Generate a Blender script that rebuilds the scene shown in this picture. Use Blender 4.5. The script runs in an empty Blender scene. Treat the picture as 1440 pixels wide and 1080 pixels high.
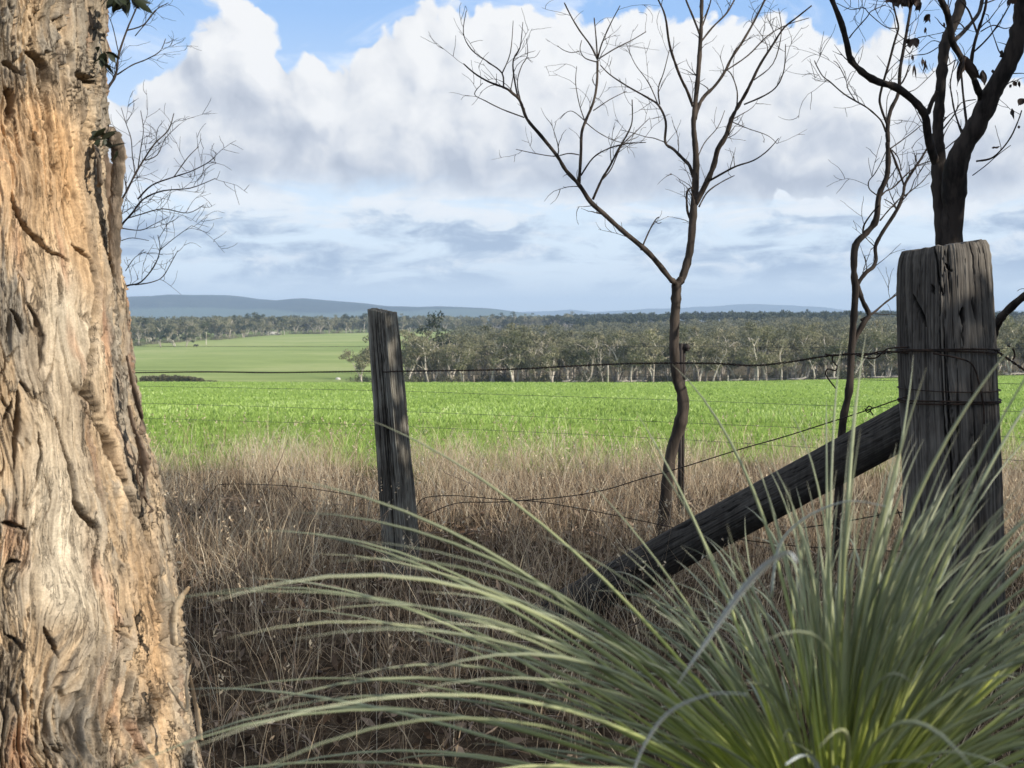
import bpy, math, random
import numpy as np
from mathutils import Vector, Matrix

# ------------------------------------------------------------------ camera
SC = bpy.context.scene
COL = SC.collection
F = 1544.0                      # focal length in pixels of the 1440 px wide photograph
CAM_Z = 1.25
PITCH = math.atan(90 / F)
cam_d = bpy.data.cameras.new("camera")
cam = bpy.data.objects.new("camera", cam_d)
COL.objects.link(cam)
cam.location = (0, 0, CAM_Z)
cam.rotation_euler = (math.pi / 2 - PITCH, 0, 0)
cam_d.sensor_width = 36
cam_d.lens = 36 * F / 1440
cam_d.clip_start = 0.05
cam_d.clip_end = 40000
cam_d.dof.use_dof = True
cam_d.dof.focus_distance = 3.7
cam_d.dof.aperture_fstop = cam_d.lens / 3.5
SC.camera = cam
SC.view_settings.view_transform = 'Standard'
SC.view_settings.look = 'None'
SC.view_settings.exposure = 0.4
SC.view_settings.gamma = 1

def ray(px, py):
    a, b = (px - 720) / F, (540 - py) / F
    cp, sp = math.cos(PITCH), math.sin(PITCH)
    return Vector((a, b * sp + cp, b * cp - sp))

def P(px, py, Y):
    d = ray(px, py)
    return Vector((0, 0, CAM_Z)) + d * (Y / d.y)

# ------------------------------------------------------------------ sun and sky
SUN_EL = math.radians(24)
SUN_DIR = Vector((0.87 * math.cos(SUN_EL), -0.5 * math.cos(SUN_EL), math.sin(SUN_EL))).normalized()
ld = bpy.data.lights.new("sun", 'SUN')
ld.energy = 4.6
ld.angle = math.radians(0.5)
ld.color = (1.0, 0.93, 0.83)
lo = bpy.data.objects.new("sun", ld)
lo.rotation_euler = SUN_DIR.to_track_quat('Z', 'Y').to_euler()
COL.objects.link(lo)

W = bpy.data.worlds.new("World")
SC.world = W
W.use_nodes = True

class NT:
    """small helper to write node trees as expressions"""
    def __init__(s, tree):
        s.t = tree
        s.n = tree.nodes
        s.l = tree.links
    def node(s, kind, ins=None, **props):
        nd = s.n.new(kind)
        for k, v in props.items():
            setattr(nd, k, v)
        for k, v in (ins or {}).items():
            s.put(nd.inputs[k], v)
        return nd
    def put(s, sock, v):
        if isinstance(v, bpy.types.NodeSocket):
            s.l.new(v, sock)
        else:
            if isinstance(v, tuple) and len(v) == 3 and sock.type == 'RGBA':
                v = v + (1.0,)
            sock.default_value = v
    def m(s, op, *a, clamp=False):
        nd = s.n.new('ShaderNodeMath')
        nd.operation = op
        nd.use_clamp = clamp
        for i, v in enumerate(a):
            s.put(nd.inputs[i], v)
        return nd.outputs[0]
    def vm(s, op, *a):
        nd = s.n.new('ShaderNodeVectorMath')
        nd.operation = op
        for i, v in enumerate(a):
            if op == 'SCALE' and i == 1:
                s.put(nd.inputs['Scale'], v)
            else:
                s.put(nd.inputs[i], v)
        return nd.outputs[0]
    def smooth(s, x, a, b, lo=0.0, hi=1.0):
        nd = s.node('ShaderNodeMapRange', {'Value': x, 'From Min': a, 'From Max': b, 'To Min': lo, 'To Max': hi},
                    interpolation_type='SMOOTHSTEP')
        return nd.outputs[0]
    def mix(s, f, a, b, mode='MIX'):
        nd = s.n.new('ShaderNodeMix')
        nd.data_type = 'RGBA'
        nd.blend_type = mode
        s.put(nd.inputs[0], f)
        s.put(nd.inputs[6], a)
        s.put(nd.inputs[7], b)
        return nd.outputs[2]
    dims = '3D'
    def noise(s, vec, scale, detail=4.0, rough=0.55, dist=0.0, out=0, lac=2.0):
        nd = s.node('ShaderNodeTexNoise', {'Scale': scale, 'Detail': detail, 'Roughness': rough,
                                           'Distortion': dist, 'Lacunarity': lac}, noise_dimensions=s.dims)
        if vec is not None:
            s.l.new(vec, nd.inputs['Vector'])
        return nd.outputs[out]
    def ramp(s, f, stops):
        nd = s.n.new('ShaderNodeValToRGB')
        cr = nd.color_ramp
        while len(cr.elements) < len(stops):
            cr.elements.new(0.5)
        for e, (p, c) in zip(cr.elements, stops):
            e.position = p
            e.color = tuple(c) + (1.0,)
        s.put(nd.inputs[0], f)
        return nd.outputs[0]

# cloud density as a group so that it can be sampled twice (once towards the light)
g = bpy.data.node_groups.new("cloud_density", 'ShaderNodeTree')
g.interface.new_socket('p', in_out='INPUT', socket_type='NodeSocketVector')
g.interface.new_socket('d', in_out='OUTPUT', socket_type='NodeSocketFloat')
G = NT(g)
G.dims = '2D'
gi = g.nodes.new('NodeGroupInput')
go = g.nodes.new('NodeGroupOutput')
p0 = gi.outputs[0]
warp = G.vm('SCALE', G.vm('SUBTRACT', G.noise(p0, 0.33, 3, 0.5, out=1), (0.5, 0.5, 0.5)), 2.6)
pw = G.vm('ADD', p0, warp)
sp_ = G.node('ShaderNodeSeparateXYZ', {0: pw})
gx, gy = sp_.outputs[0], sp_.outputs[1]
BLOBS = [(-14.2, 12.4, 2.9, 3.2, 1.15), (-16.5, 9.2, 4.5, 2.6, .95), (-10.5, 9.5, 4, 2.8, .8), (-4.5, 12.2, 4.2, 3.3, 1.15), (2.5, 11.6, 5, 3.6, 1.15),
         (9.5, 11.6, 4.4, 3.3, 1.1), (16.0, 10.6, 4.4, 3.3, 1.05), (22.0, 8.6, 4.4, 2.6, .9), (29, 8.5, 5, 3, .8),
         (-21, 8.8, 3.0, 2.2, .8), (-25, 11.5, 3.6, 2.4, .7), (0, 8.0, 26, 2.6, .95), (-34, 12, 6, 4, .8), (40, 12, 7, 4, .9),
         (-8.8, 16.2, 2.6, 2.3, -2.0), (-19.6, 14.2, 2.4, 3.0, -1.6), (9, 18.5, 14, 2.0, -.9), (25.5, 11.8, 1.6, 1.0, -.6)]
acc = None
for bx, by, sx, sy, w in BLOBS:
    ax = G.m('DIVIDE', G.m('SUBTRACT', gx, bx), sx)
    ay = G.m('DIVIDE', G.m('SUBTRACT', gy, by), sy)
    r2 = G.m('ADD', G.m('MULTIPLY', ax, ax), G.m('MULTIPLY', ay, ay))
    e = G.m('MULTIPLY', G.m('EXPONENT', G.m('MULTIPLY', r2, -1.0)), w)
    acc = e if acc is None else G.m('ADD', acc, e)
acc = G.m('MINIMUM', acc, 1.35)
high = G.smooth(gy, 24.0, 34.0, 0.0, 0.55)
acc = G.m('ADD', acc, high)
fb = G.m('SUBTRACT', G.noise(pw, 0.42, 7, 0.58), 0.5)
vo = G.node('ShaderNodeTexVoronoi', {'Vector': pw, 'Scale': 0.36, 'Detail': 2.0, 'Roughness': 0.5},
            voronoi_dimensions='2D', feature='F1').outputs['Distance']
vo = G.m('SUBTRACT', 0.5, vo)
D_ = G.m('ADD', acc, G.m('ADD', G.m('MULTIPLY', fb, 1.0), G.m('MULTIPLY', vo, 0.62)))
g.links.new(D_, go.inputs[0])

T = NT(W.node_tree)
T.dims = '2D'
T.n.clear()
geo = T.node('ShaderNodeTexCoord').outputs['Generated']
s3 = T.node('ShaderNodeSeparateXYZ', {0: geo})
az = T.m('MULTIPLY', T.m('ARCTAN2', s3.outputs[0], s3.outputs[1]), 57.2958)
el = T.m('MULTIPLY', T.m('ARCSINE', s3.outputs[2]), 57.2958)
pv = T.node('ShaderNodeCombineXYZ', {0: az, 1: el, 2: 0.0}).outputs[0]
def dens(vec):
    nd = T.n.new('ShaderNodeGroup')
    nd.node_tree = g
    T.l.new(vec, nd.inputs[0])
    return nd.outputs[0]
D0 = dens(pv)
D1 = dens(T.vm('ADD', pv, (0.95, 0.9, 0.0)))
alpha = T.smooth(D0, 0.17, 0.38)
# flat cloud base near 7 degrees, ragged
ragged = T.m('MULTIPLY', T.m('SUBTRACT', T.noise(pv, 0.5, 4, 0.6), 0.5), 1.3)
elr = T.m('ADD', el, ragged)
azb = T.smooth(az, -8.0, 12.0, 7.0, 6.2)
basef = T.smooth(T.m('SUBTRACT', elr, azb), -1.0, 0.9)
alpha = T.m('MULTIPLY', alpha, basef)
relief = T.m('MULTIPLY', T.m('SUBTRACT', D0, D1), 0.72)
elr2 = T.m('ADD', el, T.m('MULTIPLY', ragged, 1.5))
lift = T.smooth(elr2, 6.2, 11.5)
greyblob = T.m('EXPONENT', T.m('MULTIPLY', T.m('ADD', T.m('POWER', T.m('DIVIDE', T.m('SUBTRACT', T.m('ADD', az, ragged), -13.0), 3.0), 2.0),
                                        T.m('POWER', T.m('DIVIDE', T.m('SUBTRACT', el, 10.8), 1.9), 2.0)), -1.0))
lum = T.m('ADD', T.m('MULTIPLY', lift, 0.52), T.m('ADD', relief, 0.22))
lum = T.m('SUBTRACT', lum, T.m('MULTIPLY', greyblob, 0.50), clamp=True)
ccol = T.ramp(lum, [(0.0, (0.42, 0.455, 0.53)), (0.3, (0.53, 0.56, 0.62)), (0.65, (0.70, 0.71, 0.73)), (1.0, (0.80, 0.80, 0.80))])
# thin, streaked lower cloud layer
pl = T.vm('MULTIPLY', pv, (0.16, 0.62, 1.0))
lowd = T.noise(pl, 1.0, 6, 0.6, 0.4)
lowmask = T.m('MULTIPLY', T.smooth(el, 0.8, 3.0), T.smooth(el, 9.5, 6.0))
lowa = T.m('MULTIPLY', T.smooth(lowd, 0.34, 0.54), lowmask)
lown = T.noise(T.vm('ADD', T.vm('MULTIPLY', pv, (0.30, 0.85, 1.0)), (7.3, 2.1, 0)), 1.0, 6, 0.62, 0.3)
toplight = T.smooth(T.m('ADD', el, T.m('MULTIPLY', ragged, 0.8)), 4.4, 6.2, 0.0, 0.30)
lowcol = T.ramp(T.m('ADD', lown, toplight), [(0.41, (0.33, 0.41, 0.54)), (0.54, (0.52, 0.60, 0.70)), (0.64, (0.74, 0.78, 0.82)), (0.78, (0.80, 0.82, 0.84))])
# wisps high up
wisp = T.m('MULTIPLY', T.smooth(T.noise(T.vm('MULTIPLY', pv, (0.10, 0.28, 1.0)), 1.0, 6, 0.6, 0.8), 0.50, 0.75, 0.0, 0.55), T.smooth(el, 9.0, 13.0))
sky = T.node('ShaderNodeTexSky', sky_type='NISHITA')
sky.sun_disc = False
sky.sun_elevation = SUN_EL
sky.sun_rotation = math.atan2(SUN_DIR.x, SUN_DIR.y)
sky.air_density = 1.0
sky.dust_density = 0.6
sky.ozone_density = 1.5
base = T.mix(1.0, sky.outputs[0], (0.102, 0.098, 0.105), 'MULTIPLY')
clear = T.ramp(T.m('DIVIDE', el, 40.0), [(0.0, (0.82, 0.89, 0.95)), (0.13, (0.70, 0.81, 0.91)), (0.38, (0.30, 0.50, 0.84)), (1.0, (0.16, 0.32, 0.68))])
base = T.mix(T.smooth(el, -1.0, 90.0, 0.9, 0.5), base, clear)
c = T.mix(wisp, base, (0.84, 0.87, 0.92))
c = T.mix(T.m('MULTIPLY', lowa, 0.95), c, lowcol)
c = T.mix(alpha, c, ccol)
bg = T.node('ShaderNodeBackground', {'Color': c, 'Strength': 0.93})
wo = T.n.new('ShaderNodeOutputWorld')
T.l.new(bg.outputs[0], wo.inputs[0])

# ------------------------------------------------------------------ helpers
RND = random.Random(7)
RG = np.random.default_rng(11)

def tag(o, label=None, cat=None, group=None, kind=None):
    if label: o['label'] = label
    if cat: o['category'] = cat
    if group: o['group'] = group
    if kind: o['kind'] = kind
    return o

def link(name, me, mat=None, parent=None, loc=(0, 0, 0)):
    if mat is not None and len(me.materials) == 0:
        me.materials.append(mat)
    o = bpy.data.objects.new(name, me)
    COL.objects.link(o)
    o.location = loc
    if parent is not None:
        o.parent = parent
    return o

def empty(name, loc, label, cat, group=None):
    o = bpy.data.objects.new(name, None)
    COL.objects.link(o)
    o.location = loc
    o.empty_display_size = 0.2
    return tag(o, label, cat, group)

def mesh_np(name, V, Fq, smooth=False, attrs=None):
    """V (n,3); Fq (m,k) faces all of one size, or a list of such arrays"""
    if not isinstance(Fq, list):
        Fq = [Fq]
    Fq = [np.asarray(f, dtype=np.int32) for f in Fq if len(f)]
    me = bpy.data.meshes.new(name)
    V = np.asarray(V, dtype=np.float32)
    me.vertices.add(len(V))
    me.vertices.foreach_set("co", V.ravel())
    loops = np.concatenate([f.ravel() for f in Fq])
    tot = np.concatenate([np.full(len(f), f.shape[1], dtype=np.int32) for f in Fq])
    start = np.concatenate([[0], np.cumsum(tot)[:-1]]).astype(np.int32)
    me.loops.add(len(loops))
    me.loops.foreach_set("vertex_index", loops)
    me.polygons.add(len(tot))
    me.polygons.foreach_set("loop_start", start)
    me.polygons.foreach_set("loop_total", tot)
    if smooth:
        me.polygons.foreach_set("use_smooth", np.ones(len(tot), dtype=bool))
    me.update(calc_edges=True)
    for k, a in (attrs or {}).items():
        a = np.asarray(a, dtype=np.float32)
        if a.ndim == 1:
            at = me.attributes.new(k, 'FLOAT', 'POINT')
            at.data.foreach_set("value", a)
        else:
            at = me.attributes.new(k, 'FLOAT_COLOR', 'POINT')
            c = np.ones((len(a), 4), dtype=np.float32)
            c[:, :3] = a
            at.data.foreach_set("color", c.ravel())
    me.validate(clean_customdata=False)
    return me

# --- numpy gradient noise
_perm = np.random.default_rng(5).permutation(512).astype(np.int64)
_g2 = np.stack([np.cos(np.arange(512) * 2.399963), np.sin(np.arange(512) * 2.399963)], 1)
def perlin(x, y, seed=0):
    xi = np.floor(x).astype(np.int64); yi = np.floor(y).astype(np.int64)
    xf = x - xi; yf = y - yi
    u = xf * xf * xf * (xf * (xf * 6 - 15) + 10); v = yf * yf * yf * (yf * (yf * 6 - 15) + 10)
    def gr(ix, iy, dx, dy):
        h = _perm[(_perm[(ix + seed * 57) & 511] + iy) & 511]
        gg = _g2[h]
        return gg[..., 0] * dx + gg[..., 1] * dy
    a = gr(xi, yi, xf, yf); b = gr(xi + 1, yi, xf - 1, yf)
    c = gr(xi, yi + 1, xf, yf - 1); d = gr(xi + 1, yi + 1, xf - 1, yf - 1)
    return ((a + (b - a) * u) * (1 - v) + (c + (d - c) * u) * v) * 1.5

def fbm(x, y, oct=4, rough=0.5, seed=0):
    s = 0; amp = 1; n = 0
    for i in range(oct):
        s = s + perlin(x * 2 ** i + 13.7 * i, y * 2 ** i + 7.1 * i, seed + i) * amp
        n += amp; amp *= rough
    return s / n

def sstep(a, b, x):
    t = np.clip((x - a) / (b - a), 0, 1)
    return t * t * (3 - 2 * t)

# --- tubes: every branch a tapered tube, joined into one mesh
class Tubes:
    def __init__(s):
        s.V = []; s.F = []; s.n = 0; s.T = []
    def add(s, pts, rad, sides=6, cap=True, wob=0.0, tone=0.5, flat=1.0):
        pts = np.asarray([tuple(p) for p in pts], dtype=float)
        n = len(pts)
        if n < 2: return
        rad = np.asarray(rad if hasattr(rad, '__len__') else [rad] * n, dtype=float)
        t = np.gradient(pts, axis=0)
        t /= np.linalg.norm(t, axis=1)[:, None] + 1e-12
        ref = np.array([0.3, 0.5, 0.81]) if abs(t[0] @ np.array([0.3, 0.5, 0.81])) < .95 else np.array([1., 0, 0])
        a = np.cross(t, ref); a /= np.linalg.norm(a, axis=1)[:, None] + 1e-12
        b = np.cross(t, a)
        ang = np.arange(sides) * 2 * math.pi / sides
        r = rad[:, None] * np.ones(sides)[None]
        if wob:
            r = r * (1 + wob * RG.standard_normal((n, sides)))
        ring = pts[:, None] + r[..., None] * (np.cos(ang)[None, :, None] * a[:, None] + flat * np.sin(ang)[None, :, None] * b[:, None])
        base = s.n
        s.V.append(ring.reshape(-1, 3))
        i = np.arange(n - 1)[:, None] * sides; k = np.arange(sides)[None]; k2 = (k + 1) % sides
        q = np.stack([i + k, i + k2, i + sides + k2, i + sides + k], -1).reshape(-1, 4) + base
        s.F.append(q)
        s.T.append(np.full(n * sides, tone))
        s.n += n * sides
        if cap:
            s.V.append(pts[[0, -1]]); s.T.append(np.full(2, tone))
            kk = np.arange(sides)
            s.F.append(np.stack([np.full(sides, s.n), base + (kk + 1) % sides, base + kk, base + kk], 1)[:, :3])
            e = base + (n - 1) * sides
            s.F.append(np.stack([np.full(sides, s.n + 1), e + kk, e + (kk + 1) % sides], 1))
            s.n += 2
    def mesh(s, name, smooth=True):
        q = [f for f in s.F if f.shape[1] == 4]; t = [f for f in s.F if f.shape[1] == 3]
        fs = []
        if q: fs.append(np.concatenate(q))
        if t: fs.append(np.concatenate(t))
        return mesh_np(name, np.concatenate(s.V), fs, smooth, {'tone': np.concatenate(s.T)})

def smooth_poly(pts, n=4):
    """Catmull-Rom through the given points"""
    P_ = [Vector(p) for p in pts]
    if len(P_) < 3:
        return [P_[0].lerp(P_[-1], i / n) for i in range(n + 1)]
    out = []
    for i in range(len(P_) - 1):
        p0 = P_[max(i - 1, 0)]; p1 = P_[i]; p2 = P_[i + 1]; p3 = P_[min(i + 2, len(P_) - 1)]
        for k in range(n):
            t = k / n
            out.append(0.5 * ((2 * p1) + (p2 - p0) * t + (2 * p0 - 5 * p1 + 4 * p2 - p3) * t * t + (3 * p1 - p0 - 3 * p2 + p3) * t ** 3))
    out.append(P_[-1])
    return out

def leaf_quads(C, size, aspect, rg, updir=0.0):
    """random oriented quads at centres C"""
    n = len(C)
    d = rg.standard_normal((n, 3)); d[:, 2] += updir; d /= np.linalg.norm(d, axis=1)[:, None]
    e = rg.standard_normal((n, 3)); e -= (e * d).sum(1)[:, None] * d; e /= np.linalg.norm(e, axis=1)[:, None]
    s = np.asarray(size).reshape(-1, 1) * np.ones((n, 1))
    a = d * s * .5; b = e * s * .5 * aspect
    V = np.stack([C - a, C + b * 1.0 - a * .1, C + a, C - b - a * .1], 1).reshape(-1, 3)
    Fq = np.arange(n * 4).reshape(n, 4)
    return V, Fq

# ------------------------------------------------------------------ materials
def new_mat(name):
    m = bpy.data.materials.new(name)
    m.use_nodes = True
    t = NT(m.node_tree)
    bs = m.node_tree.nodes['Principled BSDF']
    bs.inputs['Roughness'].default_value = 0.8
    bs.inputs['Specular IOR Level'].default_value = 0.25
    return m, t, bs

def attr(t, name, out='Fac'):
    return t.node('ShaderNodeAttribute', attribute_name=name).outputs[out]

def bump(t, bs, h, strength, dist):
    b = t.node('ShaderNodeBump', {'Strength': strength, 'Distance': dist, 'Height': h})
    t.l.new(b.outputs[0], bs.inputs['Normal'])

def foliage_mat(name, stops, trans=0.25, tone_attr=True):
    m, t, bs = new_mat(name)
    rnd = t.node('ShaderNodeObjectInfo').outputs['Random']
    tone = attr(t, 'tone')
    f = t.m('ADD', t.m('MULTIPLY', tone, 0.55), t.m('MULTIPLY', rnd, 0.45))
    col = t.ramp(f, stops)
    t.l.new(col, bs.inputs['Base Color'])
    bs.inputs['Roughness'].default_value = 0.6
    tr = t.node('ShaderNodeBsdfTranslucent', {'Color': col})
    mx = t.node('ShaderNodeMixShader', {0: trans})
    t.l.new(bs.outputs[0], mx.inputs[1]); t.l.new(tr.outputs[0], mx.inputs[2])
    t.l.new(mx.outputs[0], t.n['Material Output'].inputs[0])
    return m

M_gum = foliage_mat('gum_foliage', [(0.0, (.060, .066, .036)), (0.35, (.15, .152, .085)), (0.65, (.26, .245, .145)), (1.0, (.38, .34, .22))])
M_gumdark = foliage_mat('dark_gum_foliage', [(0.0, (.03, .042, .022)), (0.5, (.065, .08, .042)), (1.0, (.12, .125, .062))])
M_hedge = foliage_mat('scrub_foliage', [(0.0, (.05, .05, .028)), (0.5, (.09, .085, .045)), (1.0, (.14, .12, .07))])
M_shade = foliage_mat('shade_foliage', [(0.0, (.02, .03, .012)), (1.0, (.06, .08, .03))], .1)

def bark_simple(name, c0, c1, scale=20, bumpd=.003):
    m, t, bs = new_mat(name)
    co = t.node('ShaderNodeTexCoord').outputs['Object']
    st = t.vm('MULTIPLY', co, (1, 1, .22))
    n = t.noise(st, scale, 5, .6)
    tone = attr(t, 'tone')
    f = t.m('ADD', t.smooth(n, .35, .65), t.m('SUBTRACT', tone, .5), clamp=True)
    t.l.new(t.mix(f, c0, c1), bs.inputs['Base Color'])
    bs.inputs['Roughness'].default_value = .9
    bump(t, bs, t.noise(st, scale * 3, 4, .6), .7, bumpd)
    return m
M_palebark = bark_simple('pale_gum_bark', (.28, .24, .19), (.60, .54, .45), 2, .02)
M_darkbark = bark_simple('dark_sapling_bark', (.014, .011, .009), (.052, .040, .032), 26)
M_brownbark = bark_simple('brown_sapling_bark', (.026, .020, .015), (.080, .062, .048), 22)
M_logs = bark_simple('bleached_log', (.28, .25, .20), (.55, .50, .42), 3, .02)

# ------------------------------------------------------------------ terrain
_ty = [-400, 0, 9, 14, 20, 40, 80, 130, 182, 200, 230, 300, 400, 530, 750, 850, 1500, 2600, 4000, 12000]
_tz = [0, 0, 0, -.05, CAM_Z - 2.03, CAM_Z - 3.28, CAM_Z - 5.65, CAM_Z - 8.0, CAM_Z - 10.25, CAM_Z - 11.2, CAM_Z - 12.4, CAM_Z - 13.3,
       CAM_Z - 13.4, CAM_Z - 12.6, CAM_Z - 9.6, CAM_Z - 9.0, -6, -8, -4, 0]
def terrain(x, y):
    x = np.asarray(x, float); y = np.asarray(y, float)
    z = np.interp(y, _ty, _tz)
    far = np.clip((y - 150) / 60, 0, 1)
    z = z + 1.5 * sstep(20, 110, x) * sstep(110, 185, y)
    # the land rises under the forest on the right
    z = z + sstep(-60, 220, x) * (sstep(200, 420, y) * 3.0)
    z = z + fbm(x / 140, y / 140, 3, .5, 3) * 1.1 * far
    z = z + fbm(x / 1.1, y / 1.1, 3, .5, 9) * .035 * sstep(16, 8, y)
    return z
def tz(x, y):
    return float(terrain(np.array([x]), np.array([y]))[0])

def sinh_axis(lo, hi, n, s):
    a = np.linspace(math.asinh(lo / s), math.asinh(hi / s), n)
    return np.sinh(a) * s
gx_ = sinh_axis(-7000, 7000, 241, 6.0)
gy_ = np.concatenate([sinh_axis(-300, 0, 30, 4.0)[:-1], sinh_axis(0, 9600, 330, 6.0)])
XX, YY = np.meshgrid(gx_, gy_)
ZZ = terrain(XX, YY)
nx, ny = len(gx_), len(gy_)
ii, jj = np.meshgrid(np.arange(nx - 1), np.arange(ny - 1))
q = (jj * nx + ii).ravel()
gf = np.stack([q, q + 1, q + 1 + nx, q + nx], 1)
gm = mesh_np('ground', np.stack([XX, YY, ZZ], -1).reshape(-1, 3), gf, True)
m, t, bs = new_mat('ground')
co = t.node('ShaderNodeNewGeometry').outputs['Position']
sx = t.node('ShaderNodeSeparateXYZ', {0: co})
X, Y = sx.outputs[0], sx.outputs[1]
n1 = t.noise(co, .8, 4, .6)
soil = t.ramp(t.noise(co, 14, 5, .65), [(.3, (.030, .022, .016)), (.5, (.075, .055, .038)), (.7, (.16, .12, .08))])
cropn = t.noise(t.vm('MULTIPLY', co, (1, .55, 1)), 5.5, 5, .75)
crop = t.ramp(cropn, [(.33, (.16, .24, .045)), (.5, (.26, .38, .08)), (.66, (.37, .50, .13))])
crop = t.mix(t.smooth(t.noise(co, .035, 4, .6), .4, .65, 0, .35), crop, (.29, .38, .09))
pad = t.ramp(t.noise(t.vm('MULTIPLY', co, (.010, .022, .02)), 1.0, 6, .7), [(.35, (.23, .29, .10)), (.5, (.30, .36, .13)), (.62, (.38, .41, .18)), (.75, (.28, .35, .12))])
pad = t.mix(t.smooth(t.noise(co, .25, 4, .7), .4, .7, 0, .3), pad, (.20, .28, .08))
litter = t.ramp(t.noise(co, .5, 5, .7), [(.35, (.05, .042, .028)), (.6, (.15, .125, .08))])
edge1 = t.smooth(t.m('ADD', Y, t.m('MULTIPLY', t.m('SUBTRACT', n1, .5), 3.0)), 8.6, 10.0)
cropend = t.m('ADD', 180.5, t.m('ADD', t.m('MULTIPLY', t.m('SUBTRACT', t.noise(co, .05, 2, .5), .5), 3), t.m('MULTIPLY', t.smooth(X, -90, -30, 1.0, 0.0), -4.0)))
e2 = t.smooth(t.m('SUBTRACT', Y, cropend), -.4, .4)
gr = t.m('MULTIPLY', t.smooth(t.m('ADD', X, t.m('MULTIPLY', t.m('SUBTRACT', t.noise(co, .03, 2, .5), .5), 14)), -30, -24), t.smooth(Y, 181, 184))
farf = t.smooth(Y, 900, 1100)
c = t.mix(edge1, soil, crop)
c = t.mix(e2, c, pad)
c = t.mix(t.m('MAXIMUM', gr, farf), c, litter)
t.l.new(c, bs.inputs['Base Color'])
bs.inputs['Roughness'].default_value = 1
bs.inputs['Specular IOR Level'].default_value = 0
bump(t, bs, t.noise(co, 9, 5, .7), .9, .12)
tag(link('ground', gm, m), kind='structure')

# ------------------------------------------------------------------ blades helper (numpy)
def blades(base, length, lean_dir, lean, width, segs, rg, curl=0.5):
    """curved ribbon blades; base (n,3), returns V, F, t (0..1 along)"""
    n = len(base)
    s = np.linspace(0, 1, segs + 1)
    th = lean[:, None] + curl * np.asarray(s)[None] ** 1.5 * (0.6 + 0.8 * rg.random((n, 1)))
    ds = (length / segs)[:, None]
    hx = np.concatenate([np.zeros((n, 1)), np.cumsum(np.sin(th[:, :-1]) * ds, 1)], 1)
    hz = np.concatenate([np.zeros((n, 1)), np.cumsum(np.cos(th[:, :-1]) * ds, 1)], 1)
    dx, dy = np.cos(lean_dir)[:, None], np.sin(lean_dir)[:, None]
    ctr = np.stack([base[:, :1] + hx * dx, base[:, 1:2] + hx * dy, base[:, 2:3] + hz], -1)
    fa = rg.random(n) * 6.283
    side = np.stack([np.cos(fa), np.sin(fa), np.zeros(n)], 1)[:, None]
    w = (width[:, None] * (1 - s[None] ** 1.6 * .92) * .5)[..., None]
    V = np.stack([ctr - side * w, ctr + side * w], 2)   # n, segs+1, 2, 3
    k = np.arange(segs)
    one = np.stack([2 * k, 2 * k + 1, 2 * k + 3, 2 * k + 2], 1)
    Fq = (one[None] + (np.arange(n) * 2 * (segs + 1))[:, None, None]).reshape(-1, 4)
    tt = np.broadcast_to(s[None, :, None], (n, segs + 1, 2)).reshape(-1)
    return V.reshape(-1, 3), Fq, tt, np.repeat(np.arange(n), 2 * (segs + 1))

def wedge(n, y0, y1, rg, xm=.52, xpad=.6, pw=1.0):
    u = rg.random(n)
    y = (y0 ** 2 + (y1 ** 2 - y0 ** 2) * u) ** .5
    x = (rg.random(n) * 2 - 1) * (xm * y + xpad)
    return x, y

def ribbon_mat(name, stops, trans=.3, rough=.7):
    m, t, bs = new_mat(name)
    col = t.ramp(attr(t, 'tone'), stops)
    t.l.new(col, bs.inputs['Base Color'])
    bs.inputs['Roughness'].default_value = rough
    tr = t.node('ShaderNodeBsdfTranslucent', {'Color': col})
    mx = t.node('ShaderNodeMixShader', {0: trans})
    t.l.new(bs.outputs[0], mx.inputs[1]); t.l.new(tr.outputs[0], mx.inputs[2])
    t.l.new(mx.outputs[0], t.n['Material Output'].inputs[0])
    return m

rg = np.random.default_rng(3)
# dry grass on the fence line
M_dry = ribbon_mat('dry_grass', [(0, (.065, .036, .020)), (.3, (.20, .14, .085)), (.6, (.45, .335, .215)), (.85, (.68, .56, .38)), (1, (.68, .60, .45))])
Vs, Fs, Ts, off = [], [], [], 0
def push(V, Fq, T):
    global off
    Vs.append(V); Fs.append(Fq + off); Ts.append(T); off += len(V)
for (n, y0, y1, lmin, lmax, w, lean) in [(42000, 2.6, 9.6, .10, .30, .0028, .9), (30000, 5.0, 9.9, .16, .40, .0034, .6),
                                         (9000, 2.6, 9.0, .25, .50, .0026, .35), (3500, 2.6, 7.0, .15, .45, .0042, 1.1), (7000, 8.8, 11.5, .12, .34, .005, .5)]:
    x, y = wedge(n, y0, y1, rg)
    clump = fbm(x * 1.3, y * 1.3, 3, .5, 21)
    keep = rg.random(n) < np.clip(.62 + clump * 1.5, .12, 1) * (1 - sstep(9.0, 11.5, y) * .75)
    x, y, clump = x[keep], y[keep], clump[keep]
    n = len(x)
    b = np.stack([x, y, terrain(x, y) - .01], 1)
    L = lmin + (lmax - lmin) * rg.random(n) ** 1.4
    L *= np.clip(1 + clump * .9, .5, 1.5)
    V, Fq, s, idx = blades(b, L, rg.random(n) * 6.283, np.abs(rg.standard_normal(n)) * lean, w * (.6 + rg.random(n) * .8), 4, rg, .9)
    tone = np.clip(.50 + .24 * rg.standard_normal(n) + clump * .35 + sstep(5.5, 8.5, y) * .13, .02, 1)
    push(V, Fq, np.clip(tone[idx] + s * .12 - .06, 0, 1))
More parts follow.
